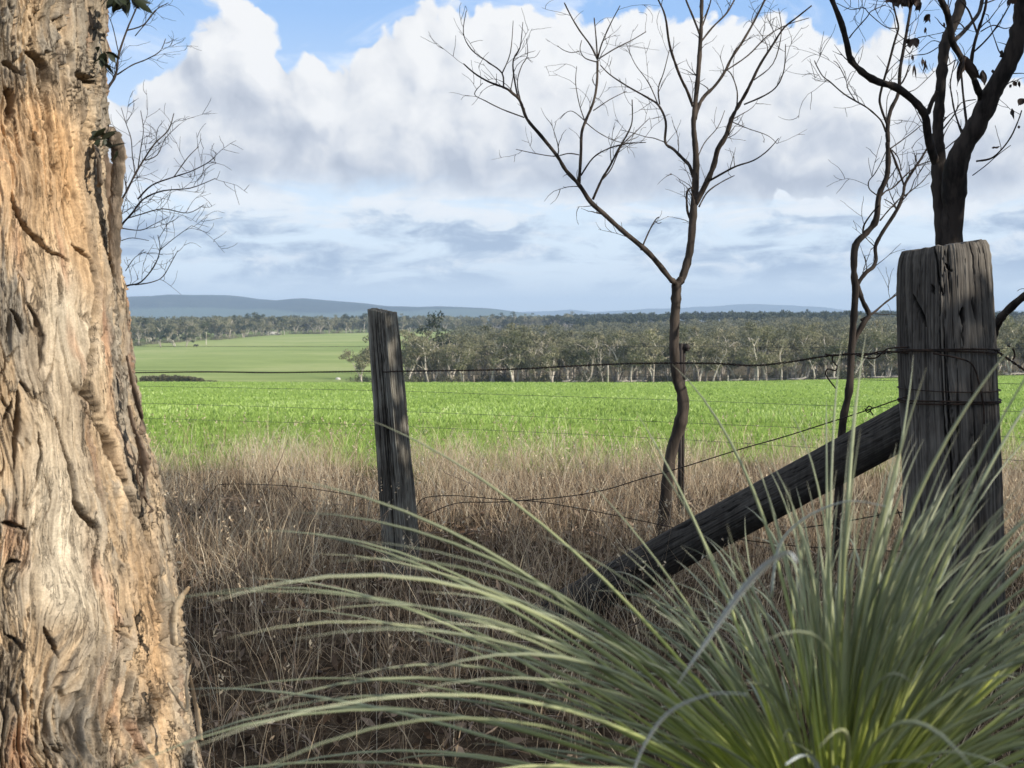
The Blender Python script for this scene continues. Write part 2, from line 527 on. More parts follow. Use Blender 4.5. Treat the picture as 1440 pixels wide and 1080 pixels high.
# seed heads on thin stalks
n = 1500
x, y = wedge(n, 2.6, 9.6, rg); b = np.stack([x, y, terrain(x, y) - .01], 1); L = .28 + .28 * rg.random(n)
V, Fq, s, idx = blades(b, L, rg.random(n) * 6.283, np.abs(rg.standard_normal(n)) * .3, np.full(n, .0022), 4, rg, .7)
push(V, Fq, np.clip(.72 + .15 * rg.standard_normal(n), 0, 1)[idx])
tips = V.reshape(n, 10, 3)[:, 8]
C = np.repeat(tips, 7, 0) + rg.standard_normal((n * 7, 3)) * np.array([.006, .006, .018])
V, Fq = leaf_quads(C, .010 + .012 * rg.random(n * 7), .4, rg, 1.0)
push(V, Fq, np.repeat(np.clip(.75 + .18 * rg.standard_normal(n * 7), 0, 1), 4))
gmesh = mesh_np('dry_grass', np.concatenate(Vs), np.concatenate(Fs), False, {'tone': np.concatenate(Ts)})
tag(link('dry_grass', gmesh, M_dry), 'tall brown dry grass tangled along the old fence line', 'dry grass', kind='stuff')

# fallen twigs and leaf litter under the grass
M_litter = ribbon_mat('leaf_litter', [(0, (.03, .02, .014)), (.5, (.13, .085, .055)), (1, (.36, .27, .19))], .1)
n = 9000
x, y = wedge(n, 2.5, 7.5, rg)
C = np.stack([x, y, terrain(x, y) + .005 + .03 * rg.random(n)], 1)
V, Fq = leaf_quads(C, .03 + .05 * rg.random(n), .3, rg)
lm = mesh_np('leaf_litter', V, Fq, False, {'tone': np.repeat(rg.random(n), 4)})
tag(link('leaf_litter', lm, M_litter), 'fallen gum leaves lying in the dry grass', 'leaf litter', kind='stuff')
tb = Tubes()
for i in range(420):
    x, y = wedge(1, 2.6, 7.5, rg); x, y = float(x[0]), float(y[0])
    a = rg.random() * 6.28; L = .1 + .4 * rg.random(); z = tz(x, y) + .02 + .10 * rg.random()
    p = Vector((x, y, z)); d = Vector((math.cos(a), math.sin(a), rg.normal() * .35)).normalized(); pts = [p.copy()]
    for k in range(4):
        d = (d + Vector(rg.normal(size=3)) * .22).normalized(); p = p + d * L / 4; pts.append(p.copy())
    tb.add(pts, [.004, .0035, .003, .0022, .0012], 4, tone=float(.3 + .5 * rg.random()))
tag(link('fallen_twigs', tb.mesh('fallen_twigs'), bark_simple('twig', (.05, .035, .025), (.30, .23, .17), 30)),
    'thin fallen twigs and bark shreds caught in the dry grass', 'fallen twigs', kind='stuff')

# green crop
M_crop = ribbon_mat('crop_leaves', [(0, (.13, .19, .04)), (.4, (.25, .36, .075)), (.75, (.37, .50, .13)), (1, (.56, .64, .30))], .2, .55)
Vs, Fs, Ts, off = [], [], [], 0
for (n, y0, y1, l0, l1, w) in [(36000, 9.0, 16, .06, .13, .010), (70000, 14, 34, .07, .14, .018), (75000, 30, 75, .09, .17, .040), (50000, 70, 181, .12, .22, .09)]:
    x, y = wedge(n, y0, y1, rg, .50, 1.0)
    cl = fbm(x * (3.4 / l1 ** .5 * .2), y * (3.4 / l1 ** .5 * .2), 4, .6, 31)
    keep = (rg.random(n) < np.clip(.6 + cl * 1.6, .1, 1)) & ((y > 11) | (rg.random(n) < (y - 8.6) / 2.4))
    x, y, cl = x[keep], y[keep], cl[keep]; n = len(x)
    b = np.stack([x, y, terrain(x, y) - .01], 1)
    L = l0 + (l1 - l0) * rg.random(n)
    V, Fq, s, idx = blades(b, L, rg.random(n) * 6.283, np.abs(rg.standard_normal(n)) * .5, w * (.6 + rg.random(n) * .8), 3, rg, 1.0)
    tone = np.clip(.48 + .2 * rg.standard_normal(n) + cl * .35 + .45 * fbm(x / 7 + 3, y / 18, 3, .5, 36), 0, 1)
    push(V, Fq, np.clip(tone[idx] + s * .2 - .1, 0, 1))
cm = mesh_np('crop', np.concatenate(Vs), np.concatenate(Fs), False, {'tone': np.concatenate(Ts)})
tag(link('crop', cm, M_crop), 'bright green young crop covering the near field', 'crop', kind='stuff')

# ------------------------------------------------------------------ far hills
def hill(name, prof, Y0, depth, mat, label):
    """prof: list of (px, py) of the skyline; built as a real rounded ridge at distance Y0"""
    pxs = np.array([p[0] for p in prof], float); pys = np.array([p[1] for p in prof], float)
    xs = np.linspace(pxs[0], pxs[-1], 260)
    top = np.interp(xs, pxs, pys)
    wx = (xs - 720) / F * Y0
    wz = CAM_Z + (450 - top) / F * Y0
    wz = wz + fbm(wx / 300, wx * 0, 4, .55, 41) * Y0 * .0012
    rows = np.linspace(-1, 1, 41)
    Vv = np.zeros((41, 260, 3))
    for r, u in enumerate(rows):
        k = (1 - u * u) ** 1.3 if u < 0 else (1 - u * u)
        k = np.clip(k, 0, 1)
        rough_ = fbm(wx / 350, np.full_like(wx, u * depth / 350), 4, .5, 44) * .22 * (1 - abs(u)) * (abs(u) > .05)
        Vv[r, :, 0] = wx; Vv[r, :, 1] = Y0 + u * depth
        Vv[r, :, 2] = -20 + (wz + 20) * np.clip(k + rough_, 0, 1)
    i_, j_ = np.meshgrid(np.arange(259), np.arange(40))
    q_ = (j_ * 260 + i_).ravel()
    me = mesh_np(name, Vv.reshape(-1, 3), np.stack([q_, q_ + 1, q_ + 261, q_ + 260], 1), True)
    o = link(name, me, mat)
    tag(o, label, 'hill', kind='structure')
m, t, bs = new_mat('hill_forest')
co = t.node('ShaderNodeNewGeometry').outputs['Position']
hcol = t.ramp(t.noise(co, .012, 8, .7), [(.35, (.016, .026, .024)), (.55, (.034, .046, .036)), (.7, (.06, .072, .052))])
hz = t.node('ShaderNodeSeparateXYZ', {0: co}).outputs[2]
hcol = t.mix(t.smooth(t.m('ADD', hz, t.m('MULTIPLY', t.m('SUBTRACT', t.noise(co, .0022, 4, .6), .5), 70.0)), 42, 28), hcol, (.10, .14, .10))
t.l.new(hcol, bs.inputs['Base Color']); bs.inputs['Roughness'].default_value = 1; bs.inputs['Specular IOR Level'].default_value = 0
bump(t, bs, t.noise(co, .03, 6, .7), 1.0, 25)
hill('hill', [(-700, 425), (-300, 405), (0, 424), (130, 422), (205, 418), (265, 415), (325, 415), (350, 419), (395, 423), (440, 421), (500, 425), (545, 431), (590, 432), (620, 431), (655, 432), (690, 434), (740, 440), (800, 452), (860, 460)], 4300, 900, m,
     'long blue wooded hill on the left horizon')
hill('hill', [(500, 452), (600, 446), (700, 440), (755, 438), (800, 436), (830, 439), (870, 437), (910, 434), (960, 433), (1010, 430), (1060, 427.5), (1110, 429), (1150, 433), (1200, 437), (1250, 436), (1300, 438), (1500, 436), (1800, 430), (2300, 440)], 8000, 900, m,
     'pale blue farther hills low on the right horizon')
# ------------------------------------------------------------------ far trees
def make_gum(seed, h, dark=False, spread=1.0, nb=7, low=False, quad=.42, ncl=16, nq=95):
    """pale branching stems and a crown of leaf clumps"""
    r = np.random.default_rng(seed)
    tb = Tubes(); centres = []
    stems = 1 if r.random() < .4 else 2
    for s_ in range(stems):
        a0 = r.random() * 6.28
        p = Vector((r.normal() * .15, r.normal() * .15, -.3)); d = Vector((math.cos(a0) * .22 * s_, math.sin(a0) * .22 * s_, 1)).normalized()
        main = [p.copy()]; rr = [h * .022]
        for k in range(6):
            d = (d + Vector(r.normal(size=3)) * .13).normalized(); d.z = abs(d.z)
            p = p + d * h * .125; main.append(p.copy()); rr.append(h * .022 * (1 - k / 7))
        tb.add(main, rr, 5, tone=float(r.random()))
        for b in range(nb):
            k = 2 + int(r.random() * 4.9); st = main[k]
            a = a0 + b * 2.4 + r.normal() * .4
            dd = Vector((math.cos(a), math.sin(a), .65 + .6 * r.random())).normalized(); q_ = st.copy(); pts = [q_.copy()]
            L = h * (.20 + .18 * r.random()) * spread
            for k2 in range(4):
                dd = (dd + Vector(r.normal(size=3)) * .25 + Vector((0, 0, .06))).normalized(); q_ = q_ + dd * L / 4; pts.append(q_.copy())
            tb.add(pts, [h * .010, h * .008, h * .006, h * .004, h * .002], 4, False, tone=float(r.random()))
            centres.append(q_)
            if r.random() < .55: centres.append(pts[2] + Vector((0, 0, h * .05)))
        centres.append(main[-1])
    while len(centres) > ncl: centres.pop(int(r.random() * len(centres)))
    C = []; T_ = []
    for c in centres:
        rad = h * (.10 + .07 * r.random())
        n = int(nq * (.7 + .6 * r.random()))
        v = r.standard_normal((n, 3)); v /= np.linalg.norm(v, axis=1)[:, None]; v *= (r.random((n, 1)) ** .45) * rad
        v[:, 2] *= .62
        C.append(v + np.array([c.x, c.y, c.z + rad * .2])); tn = .5 + .22 * r.normal()
        T_.append(np.clip(tn + .10 * r.standard_normal(n), 0, 1))
    if low:
        n = 500; v = r.standard_normal((n, 3)) * np.array([h * .16, h * .16, h * .09]); v[:, 2] = np.abs(v[:, 2])
        C.append(v); T_.append(np.clip(.35 + .15 * r.standard_normal(n), 0, 1))
    C = np.concatenate(C); T_ = np.concatenate(T_)
    V, Fq = leaf_quads(C, quad * (.6 + .8 * r.random(len(C))), .55, r)
    crown = mesh_np('crown', V, Fq, False, {'tone': np.repeat(T_, 4)})
    crown.materials.append(M_gumdark if dark else M_gum)
    trunk = tb.mesh('trunk'); trunk.materials.append(M_palebark)
    return trunk, crown

PROTO = [make_gum(100 + i, 9.5, spread=.9 + .05 * i, low=(i % 3 == 0), quad=.40) for i in range(7)]
PROTO_D = [make_gum(140 + i, 9.5, True, spread=1.2, quad=.5) for i in range(3)]
def plant(proto, x, y, sc, rz, label, group, name='gum_tree', cat='tree'):
    z = tz(x, y)
    r = empty(name, (x, y, z), label, cat, group)
    for nm, me in (('trunk', proto[0]), ('crown', proto[1])):
        o = bpy.data.objects.new(nm, me); COL.objects.link(o); o.parent = r
    r.scale = (sc, sc, sc); r.rotation_euler = (0, 0, rz)
    return r
rt = random.Random(5)
placed = []
def far_enough(x, y, dmin):
    return all((x - a) ** 2 + (y - b) ** 2 > dmin * dmin for a, b in placed)
# special ones first
plant(PROTO[2], (507 - 720) / F * 184, 184, .72, 1.0, 'small round gum at the left end of the grove, just left of the split post', None)
placed.append(((507 - 720) / F * 184, 184))
tx = (600 - 720) / F * 225
plant(PROTO_D[1], tx, 225, 1.3, .4, 'tall dark round-headed gum rising above the left part of the grove', None); placed.append((tx, 225))
rows = [(185, 2.9, 58), (192, 3.6, 50), (203, 4.0, 50), (218, 4.6, 46)]
G1 = 'gum trees in the grove beyond the green field'
cnt = 0
for (Y0, dm, n) in rows:
    k = 0; tries = 0
    while k < n and tries < 4000:
        tries += 1
        x = rt.uniform(-26, .50 * Y0 + 4); y = Y0 + rt.uniform(-2.5, 4)
        if Y0 > 200 and x < -20: continue
        if not far_enough(x, y, dm): continue
        placed.append((x, y)); k += 1; cnt += 1
        sc = rt.uniform(.66, .95) if Y0 < 190 else rt.uniform(.75, 1.0)
        sc *= 1 - .12 * max(0, -x) / 26
        pr = rt.choice([PROTO[1], PROTO[2], PROTO[4], PROTO[5]] * 2 + PROTO)
        lab = ('pale-trunked gum in the front rows of the grove, right behind the crop' if Y0 < 200
               else 'grey-green gum tree in the rear rows of the grove, behind the front trunks')
        plant(pr, x, y, sc, rt.uniform(0, 6.28), lab, G1 + (', front' if Y0 < 200 else ', rear'))
# paddock treeline on the left
line = [(-290, 470), (-215, 520), (-188, 545), (-172, 640), (-155, 745), (-100, 810), (-33, 850), (60, 870)]
def along(u):
    u *= len(line) - 1; i = min(int(u), len(line) - 2); f = u - i
    return (line[i][0] * (1 - f) + line[i + 1][0] * f, line[i][1] * (1 - f) + line[i + 1][1] * f)
G2 = 'gum trees along the far edge of the pale paddock'
for i in range(120):
    x, y = along((i + rt.random()) / 120)
    x += rt.uniform(-4, 4); y += rt.uniform(-3, 14)
    plant(rt.choice(PROTO[::3] + PROTO[::3] + PROTO + PROTO_D), x, y, rt.uniform(.95, 1.4), rt.uniform(0, 6.28),
          'gum tree in the far treeline where the pale paddock ends', G2)
for (px, y, sc, lb) in [(246, 520, 1.15, 'spreading dark tree forward of the far treeline, second from the left of four'), (262, 512, .9, 'smaller dark tree forward of the far treeline, third from the left of four'),
                    (290, 545, 1.05, 'dark tree standing alone forward of the far treeline, rightmost of four'), (226, 508, 1.1, 'dark tree forward of the far treeline, leftmost of four, nearest the big trunk')]:
    plant(PROTO_D[px % 3], (px - 720) / F * y, y, sc, px * .1, lb, 'dark trees forward of the treeline')

# the deep wood behind: nobody could count it
def wood(name, n, region, hmin, hmax, nq, quad, mat, label, seed, low=.55):
    r = np.random.default_rng(seed)
    Cs, Ts_, sz = [], [], []
    k = 0
    while k < n:
        x, y = region(r)
        if x is None: continue
        k += 1
        z = tz(x, y); h = hmin + (hmax - hmin) * r.random(); tn = .5 + .25 * r.normal()
        for c in range(6):
            a = r.random() * 6.28; rad = h * .17
            cc = np.array([x + math.cos(a) * h * .24 * r.random(), y + math.sin(a) * h * .24, z + h * (low + (.85 - low) * r.random())])
            v = r.standard_normal((nq, 3)); v /= np.linalg.norm(v, axis=1)[:, None]; v *= rad * r.random((nq, 1)) ** .4; v[:, 2] *= .6
            Cs.append(cc + v); Ts_.append(np.clip(tn + .14 * r.normal() + .08 * r.standard_normal(nq), 0, 1)); sz.append(np.full(nq, quad * (y / 500) ** .5))
    C = np.concatenate(Cs); V, Fq = leaf_quads(C, np.concatenate(sz), .6, r)
    me = mesh_np(name, V, Fq, False, {'tone': np.repeat(np.concatenate(Ts_), 4)})
    tag(link(name, me, mat), label, 'wood', kind='stuff')
def reg_right(r):
    y = 226 + (620 - 226) * r.random() ** .8; x = -24 + ( .50 * y + 30 + 24) * r.random()
    return x, y
wood('grove_interior', 1500, reg_right, 8, 11, 26, .75, M_gum, 'deep mass of olive gum crowns behind the grove front', 61)
def reg_dark(r):
    y = 620 + 900 * r.random(); x = -20 + (.5 * y + 40) * r.random()
    if y < 880 and x < 40: return None, None
    return x, y
wood('dark_wood', 1600, reg_dark, 9, 13, 16, 1.4, M_gumdark, 'dark wooded ridge along the horizon on the right', 62)  # cloud shadow over the ridge is put into the darker foliage colour
def reg_left(r):
    u = r.random(); x, y = along(u); d = 6 + 240 * r.random() ** 1.2
    return x - d * .45, y + d
wood('far_wood', 1500, reg_left, 10, 14, 16, 1.2, M_gum, 'belt of grey-green forest beyond the paddock on the left', 63, .2)

# scrub patch in the dip, a long low mass
r = np.random.default_rng(9)
n = 3600
u = r.random(n); px = 196 + 108 * u
yy = 196 + 10 * r.random(n)
xx = (px - 720) / F * yy
hgt = (1.2 + .5 * fbm(px / 9, px * 0, 2, .5, 5)) * np.sin(np.clip(u * 1.05 + .12, 0, 1) * math.pi) ** .4
zb = terrain(xx, yy)
C = np.stack([xx, yy, zb + hgt * r.random(n) ** .7 * .9], 1)
V, Fq = leaf_quads(C, .35 + .25 * r.random(n), .6, r)
me = mesh_np('scrub', V, Fq, False, {'tone': np.repeat(r.random(n), 4)})
tag(link('scrub', me, M_hedge), 'low patch of brown-green scrub in the dip behind the crop', 'scrub', kind='stuff')

# fallen bleached logs along the foot of the grove
rl = random.Random(4)
for i in range(46):
    px = rl.choice([rl.uniform(960, 1280), rl.uniform(1080, 1280), rl.uniform(780, 960), rl.uniform(1400, 1460)])
    y = rl.uniform(182.2, 188); x = (px - 720) / F * y
    L = rl.uniform(.8, 3.2); a = rl.uniform(-.5, .5); tb = Tubes()
    pts = [Vector((-L / 2, 0, .1)), Vector((-L / 6, rl.uniform(-.1, .1), .16)), Vector((L / 6, rl.uniform(-.15, .15), .2)), Vector((L / 2, 0, rl.uniform(.15, .55)))]
    tb.add(pts, [.16, .14, .11, .05], 6, tone=rl.random())
    tb.add([pts[2], pts[2] + Vector((.25, .1, .4)), pts[2] + Vector((.4, .15, .75))], [.06, .04, .02], 5)
    o = link('fallen_log', tb.mesh('fallen_log'), M_logs, None, (x, y, tz(x, y)))
    o.rotation_euler = (0, 0, a)
    tag(o, 'bleached fallen log lying at the foot of the grove', 'log', 'fallen logs along the foot of the grove')

ORD = ['first', 'second', 'third', 'fourth', 'fifth', 'sixth', 'seventh', 'eighth', 'ninth', 'tenth', 'last']
# dead standing trees with pale bent limbs in the grove
for i, px in enumerate([602, 690, 722, 775, 848, 905, 1003, 1060, 1120, 1162, 1232]):
    y = 183.3 + (i % 3); x = (px - 720) / F * y; h = rl.uniform(4.5, 7.2)
    tb = Tubes(); p = Vector((0, 0, -.2)); d = Vector((rl.uniform(-.2, .2), 0, 1)); main = [p.copy()]
    for k in range(6):
        d = (d + Vector((rl.uniform(-.28, .28), rl.uniform(-.2, .2), .1))).normalized(); p = p + d * h / 6; main.append(p.copy())
    tb.add(main, [.16, .14, .12, .10, .08, .05, .03], 6)
    root = empty('dead_tree', (x, y, tz(x, y)), 'bare pale dead gum at the grove front, %s from the left' % ORD[i], 'dead tree', 'dead trees along the grove front')
    link('trunk', tb.mesh('trunk'), M_logs, root)
    for b in range(5):
        tb = Tubes(); q_ = main[2 + b % 4].copy(); a = rl.uniform(0, 6.28); dd = Vector((math.cos(a), math.sin(a), .9)).normalized(); pts = [q_.copy()]
        for k in range(4):
            dd = (dd + Vector((rl.uniform(-.45, .45), rl.uniform(-.4, .4), .1))).normalized(); q_ = q_ + dd * .5; pts.append(q_.copy())
        tb.add(pts, [.07, .055, .045, .03, .015], 5)
        link('branch', tb.mesh('branch'), M_logs, root)

def small_post(name, px, py_top, y, w, label, cat):
    x = (px - 720) / F * y; z = tz(x, y); ztop = P(px, py_top, y).z
    tb = Tubes(); tb.add([(0, 0, -.2), (0.01, 0, (ztop - z) * .5), (0, 0.01, ztop - z)], [w, w * .95, w * .85], 8)
    return tag(link(name, tb.mesh(name), M_logs, None, (x, y, z)), label, cat)
small_post('field_post', 855, 513, 180.5, .16, 'pale weathered field post standing at the foot of the grove', 'post')
small_post('field_post', 1024, 528, 181, .12, 'short pale post at the grove edge, right of the nearest bare sapling', 'post')

# cow far out in the paddock, a small dark animal
def cow(px, py_y, y):
    x = (px - 720) / F * y; z = tz(x, y)
    me = bpy.data.meshes.new('cow')
    pts = [(0, 0, 1.0), (.75, 0, 1.05), (1.15, 0, 1.15), (1.5, 0, .75), (-.75, 0, 1.05), (-.8, 0, .6),
           (.65, .22, .5), (.65, .22, 0), (.65, -.22, .5), (.65, -.22, 0), (-.7, .22, .5), (-.72, .22, 0), (-.7, -.22, .5), (-.72, -.22, 0)]
    ed = [(0, 1), (1, 2), (2, 3), (0, 4), (4, 5), (1, 6), (6, 7), (1, 8), (8, 9), (4, 10), (10, 11), (4, 12), (12, 13)]
    me.from_pydata(pts, ed, [])
    o = link('cow', me, M_darkbark, None, (x, y, z))
    o.modifiers.new('skin', 'SKIN')
    rr = [.38, .36, .2, .13, .36, .04, .13, .06, .13, .06, .14, .06, .14, .06]
    for v, q_ in zip(me.skin_vertices[0].data, rr): v.radius = (q_, q_)
    me.skin_vertices[0].data[0].use_root = True
    o.modifiers.new('sub', 'SUBSURF').levels = 1
    tag(o, 'small dark cow grazing alone in the pale paddock near the treeline', 'cow')
cow(275, 490, 505)
# pale rock beside the grove and pale car-sized boulders on the far paddock edge
def rock(px, y, s, label):
    r = np.random.default_rng(int(px)); import bmesh
    bm = bmesh.new(); bmesh.ops.create_icosphere(bm, subdivisions=3, radius=1)
    for v in bm.verts:
        f = 1 + .25 * float(fbm(np.array([v.co.x * 1.5 + v.co.z]), np.array([v.co.y * 1.5 + 3]), 3, .5, int(px) % 50)[0])
        v.co = Vector((v.co.x * f * s[0], v.co.y * f * s[1], v.co.z * f * s[2]))
    me = bpy.data.meshes.new('rock'); bm.to_mesh(me); bm.free()
    x = (px - 720) / F * y
    tag(link('rock', me, M_rock, None, (x, y, tz(x, y) + s[2] * .4)), label, 'rock')
M_rock = bark_simple('pale_rock', (.45, .43, .38), (.7, .68, .62), 1.5, .05)
rock(475, 205 + 20, (.55, .4, .35), 'small white rock in the paddock, left of the grove')
rock(383, 735, (5.2, 2.0, 1.5), 'long pale rock outcrop at the foot of the far treeline')

# ------------------------------------------------------------------ the big eucalypt on the left
TC = Vector((-1.01, 2.0, 0))
_rz = [-.2, 0, .25, .43, .62, .80, .93, 1.05, 1.31, 1.40, 1.50, 1.65, 1.83, 2.3, 3.2, 5.5]
_rr = [.66, .53, .425, .392, .378, .362, .335, .312, .288, .264, .250, .243, .247, .242, .236, .21]
def trunk_R(z): return np.interp(z, _rz, _rr)
def px_to_trunk(px, py):
    """photo pixel -> (theta, z) on the trunk surface"""
    d = ray(px, py); o = Vector((0, 0, CAM_Z))
    t_ = 1.2
    for _ in range(400):
        p = o + d * t_
        if (p.xy - TC.xy).length < trunk_R(p.z): break
        t_ += .004
    else:
        # missed: take the closest silhouette point
        best = None
        for k in range(300):
            p = o + d * (1.2 + k * .005); e = (p.xy - TC.xy).length - float(trunk_R(p.z))
            if best is None or e < best[0]: best = (e, p)
        p = best[1]
    return math.atan2(p.y - TC.y, p.x - TC.x), p.z
# theta grid: dense on the side seen in the picture
th0 = math.atan2(-2.0, 1.01)
tu = np.linspace(-1, 1, 760)
th = th0 + np.sign(tu) * (np.abs(tu) * 1.55 * .62 + np.abs(tu) ** 5 * (math.pi - 1.55 * .62))
zt = np.concatenate([np.linspace(-.2, .36, 60)[:-1], np.linspace(.36, 1.95, 900), np.linspace(1.95, 5.5, 130)[1:]])
TH, ZT = np.meshgrid(th, zt)
R0 = trunk_R(ZT)
U = (TH - th0) * .33
wu = fbm(U * 3.2, ZT * 2.2, 3, .5, 1) * .070 + fbm(U * 9, ZT * 6, 3, .5, 2) * .012
wv = fbm(U * 3.0 + 9, ZT * 2.4, 3, .5, 3) * .05
A, B = U + wu, ZT + wv
# gnarled zone low down: grain runs in curls
gn = sstep(.80, .62, ZT + fbm(U * 5, ZT * 4, 2, .5, 4) * .1)
A2 = A + gn * fbm(U * 5, ZT * 5, 2, .5, 6) * .05
H = fbm(U * 3.1, ZT * 2.0, 3, .5, 7) * .020
fib = fbm(A2 * 60, B * 3.2, 4, .6, 8)
fib2 = fbm(A2 * 160, B * 9, 3, .6, 9)
grit = fbm(A2 * 90, B * 40, 3, .6, 10)
pl_n = fbm(A * 10, B * 1.7, 4, .5, 11) + .25 * fbm(A * 30, B * 4, 3, .5, 12)
topz = sstep(1.42, 1.62, ZT + fbm(U * 5, ZT * 5, 2, .5, 13) * .12)
midl = sstep(.25, .0, np.abs(ZT - 1.1) - .33)
# smooth bare patches
def px_blob(px, py, rx, ry):
    t_, z_ = px_to_trunk(px, py)
    return np.exp(-(((TH - t_) * R0 / (rx * .0013)) ** 2 + ((ZT - z_) / (ry * .0013)) ** 2) ** 1.5)
cream = np.clip(px_blob(85, 720, 42, 135) + px_blob(100, 830, 60, 40) * .6 + px_blob(95, 450, 42, 90) * .95, 0, 1)
orange = np.clip(px_blob(60, 255, 80, 110) + px_blob(205, 900, 35, 160) * .8 + px_blob(30, 210, 60, 60) + px_blob(125, 380, 40, 60) * .6, 0, 1)
smoothm = np.clip(cream * 1.1 + orange * .45, 0, 1)
steps = np.zeros_like(U)
x_ = pl_n * 5.5
fl = np.floor(x_); fr = x_ - fl
steps = (fl + sstep(.0, .10, fr)) / 5.5
plate = (steps - pl_n * .35)
saw = sstep(.0, .07, fr) - fr
pn2 = fbm(A * 28 + 3, B * 3.0, 4, .5, 51) * 3.6; fr2 = pn2 - np.floor(pn2); saw2 = sstep(0, .08, fr2) - fr2
pn3 = fbm(A2 * 64 + 3, B * 6, 3, .5, 52) * 3.4; fr3 = pn3 - np.floor(pn3); saw3 = sstep(0, .1, fr3) - fr3
rough_z = (1 - smoothm * .8) * sstep(-.45, .25, fbm(U * 6 + 2, ZT * 4, 3, .5, 53) + .5 * topz + .5 * gn)
H += saw * .016 * (1 - smoothm * .9) * (.45 + .9 * topz + .5 * gn) + saw2 * .0075 * rough_z + saw3 * .0032 * (.25 + .75 * rough_z)
H += fib * .0075 * (1 - smoothm * .6) + fib2 * .0034 * (1 - smoothm * .45) + grit * .0022
# natural fissures
n1_ = fbm(A * 8 + 31, B * 1.7, 4, .5, 15)
fiss = np.exp(-(n1_ / .018) ** 2) * sstep(-.15, .25, fbm(U * 4, ZT * 3, 2, .5, 16))
n2_ = fbm(A2 * 22 + 5, B * 5 + 3, 3, .5, 17)
fiss2 = np.exp(-(n2_ / .03) ** 2) * sstep(0, .3, fbm(U * 7, ZT * 6, 2, .5, 18))
n3_ = fbm(A2 * 14 + 15, B * 12 + 3, 4, .55, 27)
fiss3 = np.exp(-(n3_ / .022) ** 2) * gn * sstep(-.1, .2, fbm(U * 9, ZT * 8, 2, .5, 28))
H -= (fiss * .022 + fiss2 * .012) * (1 - smoothm * .75) + fiss3 * .010
dark = np.clip(fiss * .6 + fiss2 * .5 + fiss3 * .5, 0, 1) * (1 - smoothm * .6)
CR = [([(98, 343), (112, 358), (122, 370), (131, 400), (129, 450), (125, 500), (121, 540), (122, 555), (131, 590), (145, 630), (160, 670), (175, 705), (192, 740), (202, 770), (209, 805), (214, 830)], 8.5, .095),
      ([(15, 272), (16, 290), (20, 300), (28, 318), (40, 330), (54, 342), (65, 352), (80, 358), (95, 368)], 4.5, .028),
      ([(148, 200), (145, 235), (144, 270), (147, 310), (152, 335)], 7.5, .060), ([(152, 335), (157, 352), (160, 372), (162, 400)], 3, .03),
      ([(75, 585), (90, 630), (102, 685), (103, 705), (115, 725), (132, 750), (130, 790), (132, 840)], 5, .032),
      ([(22, 550), (20, 605), (18, 665)], 3.5, .02), ([(55, 605), (57, 635), (47, 685)], 3.5, .02), ([(0, 600), (14, 560)], 3, .02),
      ([(28, 75), (40, 84), (52, 98), (55, 115), (50, 135)], 9, .045), ([(0, 90), (12, 98), (25, 108)], 6, .03), ([(88, 92), (92, 108), (106, 112), (120, 118)], 7, .04),
      ([(0, 125), (10, 145), (6, 175)], 8, .04), ([(117, 112), (108, 140), (107, 170), (106, 212)], 6, .032), ([(87, 255), (87, 272), (93, 287)], 2.6, .014),
      ([(33, 425), (48, 452), (55, 480), (52, 520)], 6, .016), ([(10, 435), (22, 455), (26, 470)], 4, .022), ([(78, 385), (84, 405), (80, 430)], 6, .014),
      ([(0, 735), (16, 738), (35, 745)], 5, .025), ([(0, 800), (14, 792), (30, 788)], 4, .025), ([(58, 880), (66, 900), (78, 925)], 4, .02),
      ([(229, 838), (233, 860), (238, 885)], 4, .03), ([(148, 660), (140, 640), (127, 600), (112, 570)], 2.2, .014), ([(5, 890), (20, 900), (32, 915)], 3.5, .02),
      ([(45, 1010), (47, 1050)], 3, .016), ([(28, 940), (30, 1000)], 3, .016), ([(140, 1010), (150, 1035), (146, 1060)], 3, .016), ([(185, 1010), (195, 1018)], 4, .02),
      ([(55, 968), (80, 945), (105, 935)], 2.2, .012), ([(150, 865), (156, 885), (178, 900)], 2.2, .012), ([(142, 1000), (160, 1060)], 2.2, .012),
      ([(62, 730), (70, 700), (60, 660)], 2, .008), ([(215, 985), (200, 960), (190, 930)], 2.6, .014), ([(170, 640), (168, 600), (163, 560), (160, 480), (157, 420)], 2.4, .016),
      ([(30, 25), (38, 55)], 3, .018), ([(75, 60), (80, 85), (70, 100)], 4, .022), ([(104, 10), (100, 50)], 2.4, .014), ([(118, 270), (122, 310), (118, 340)], 2.4, .012)]
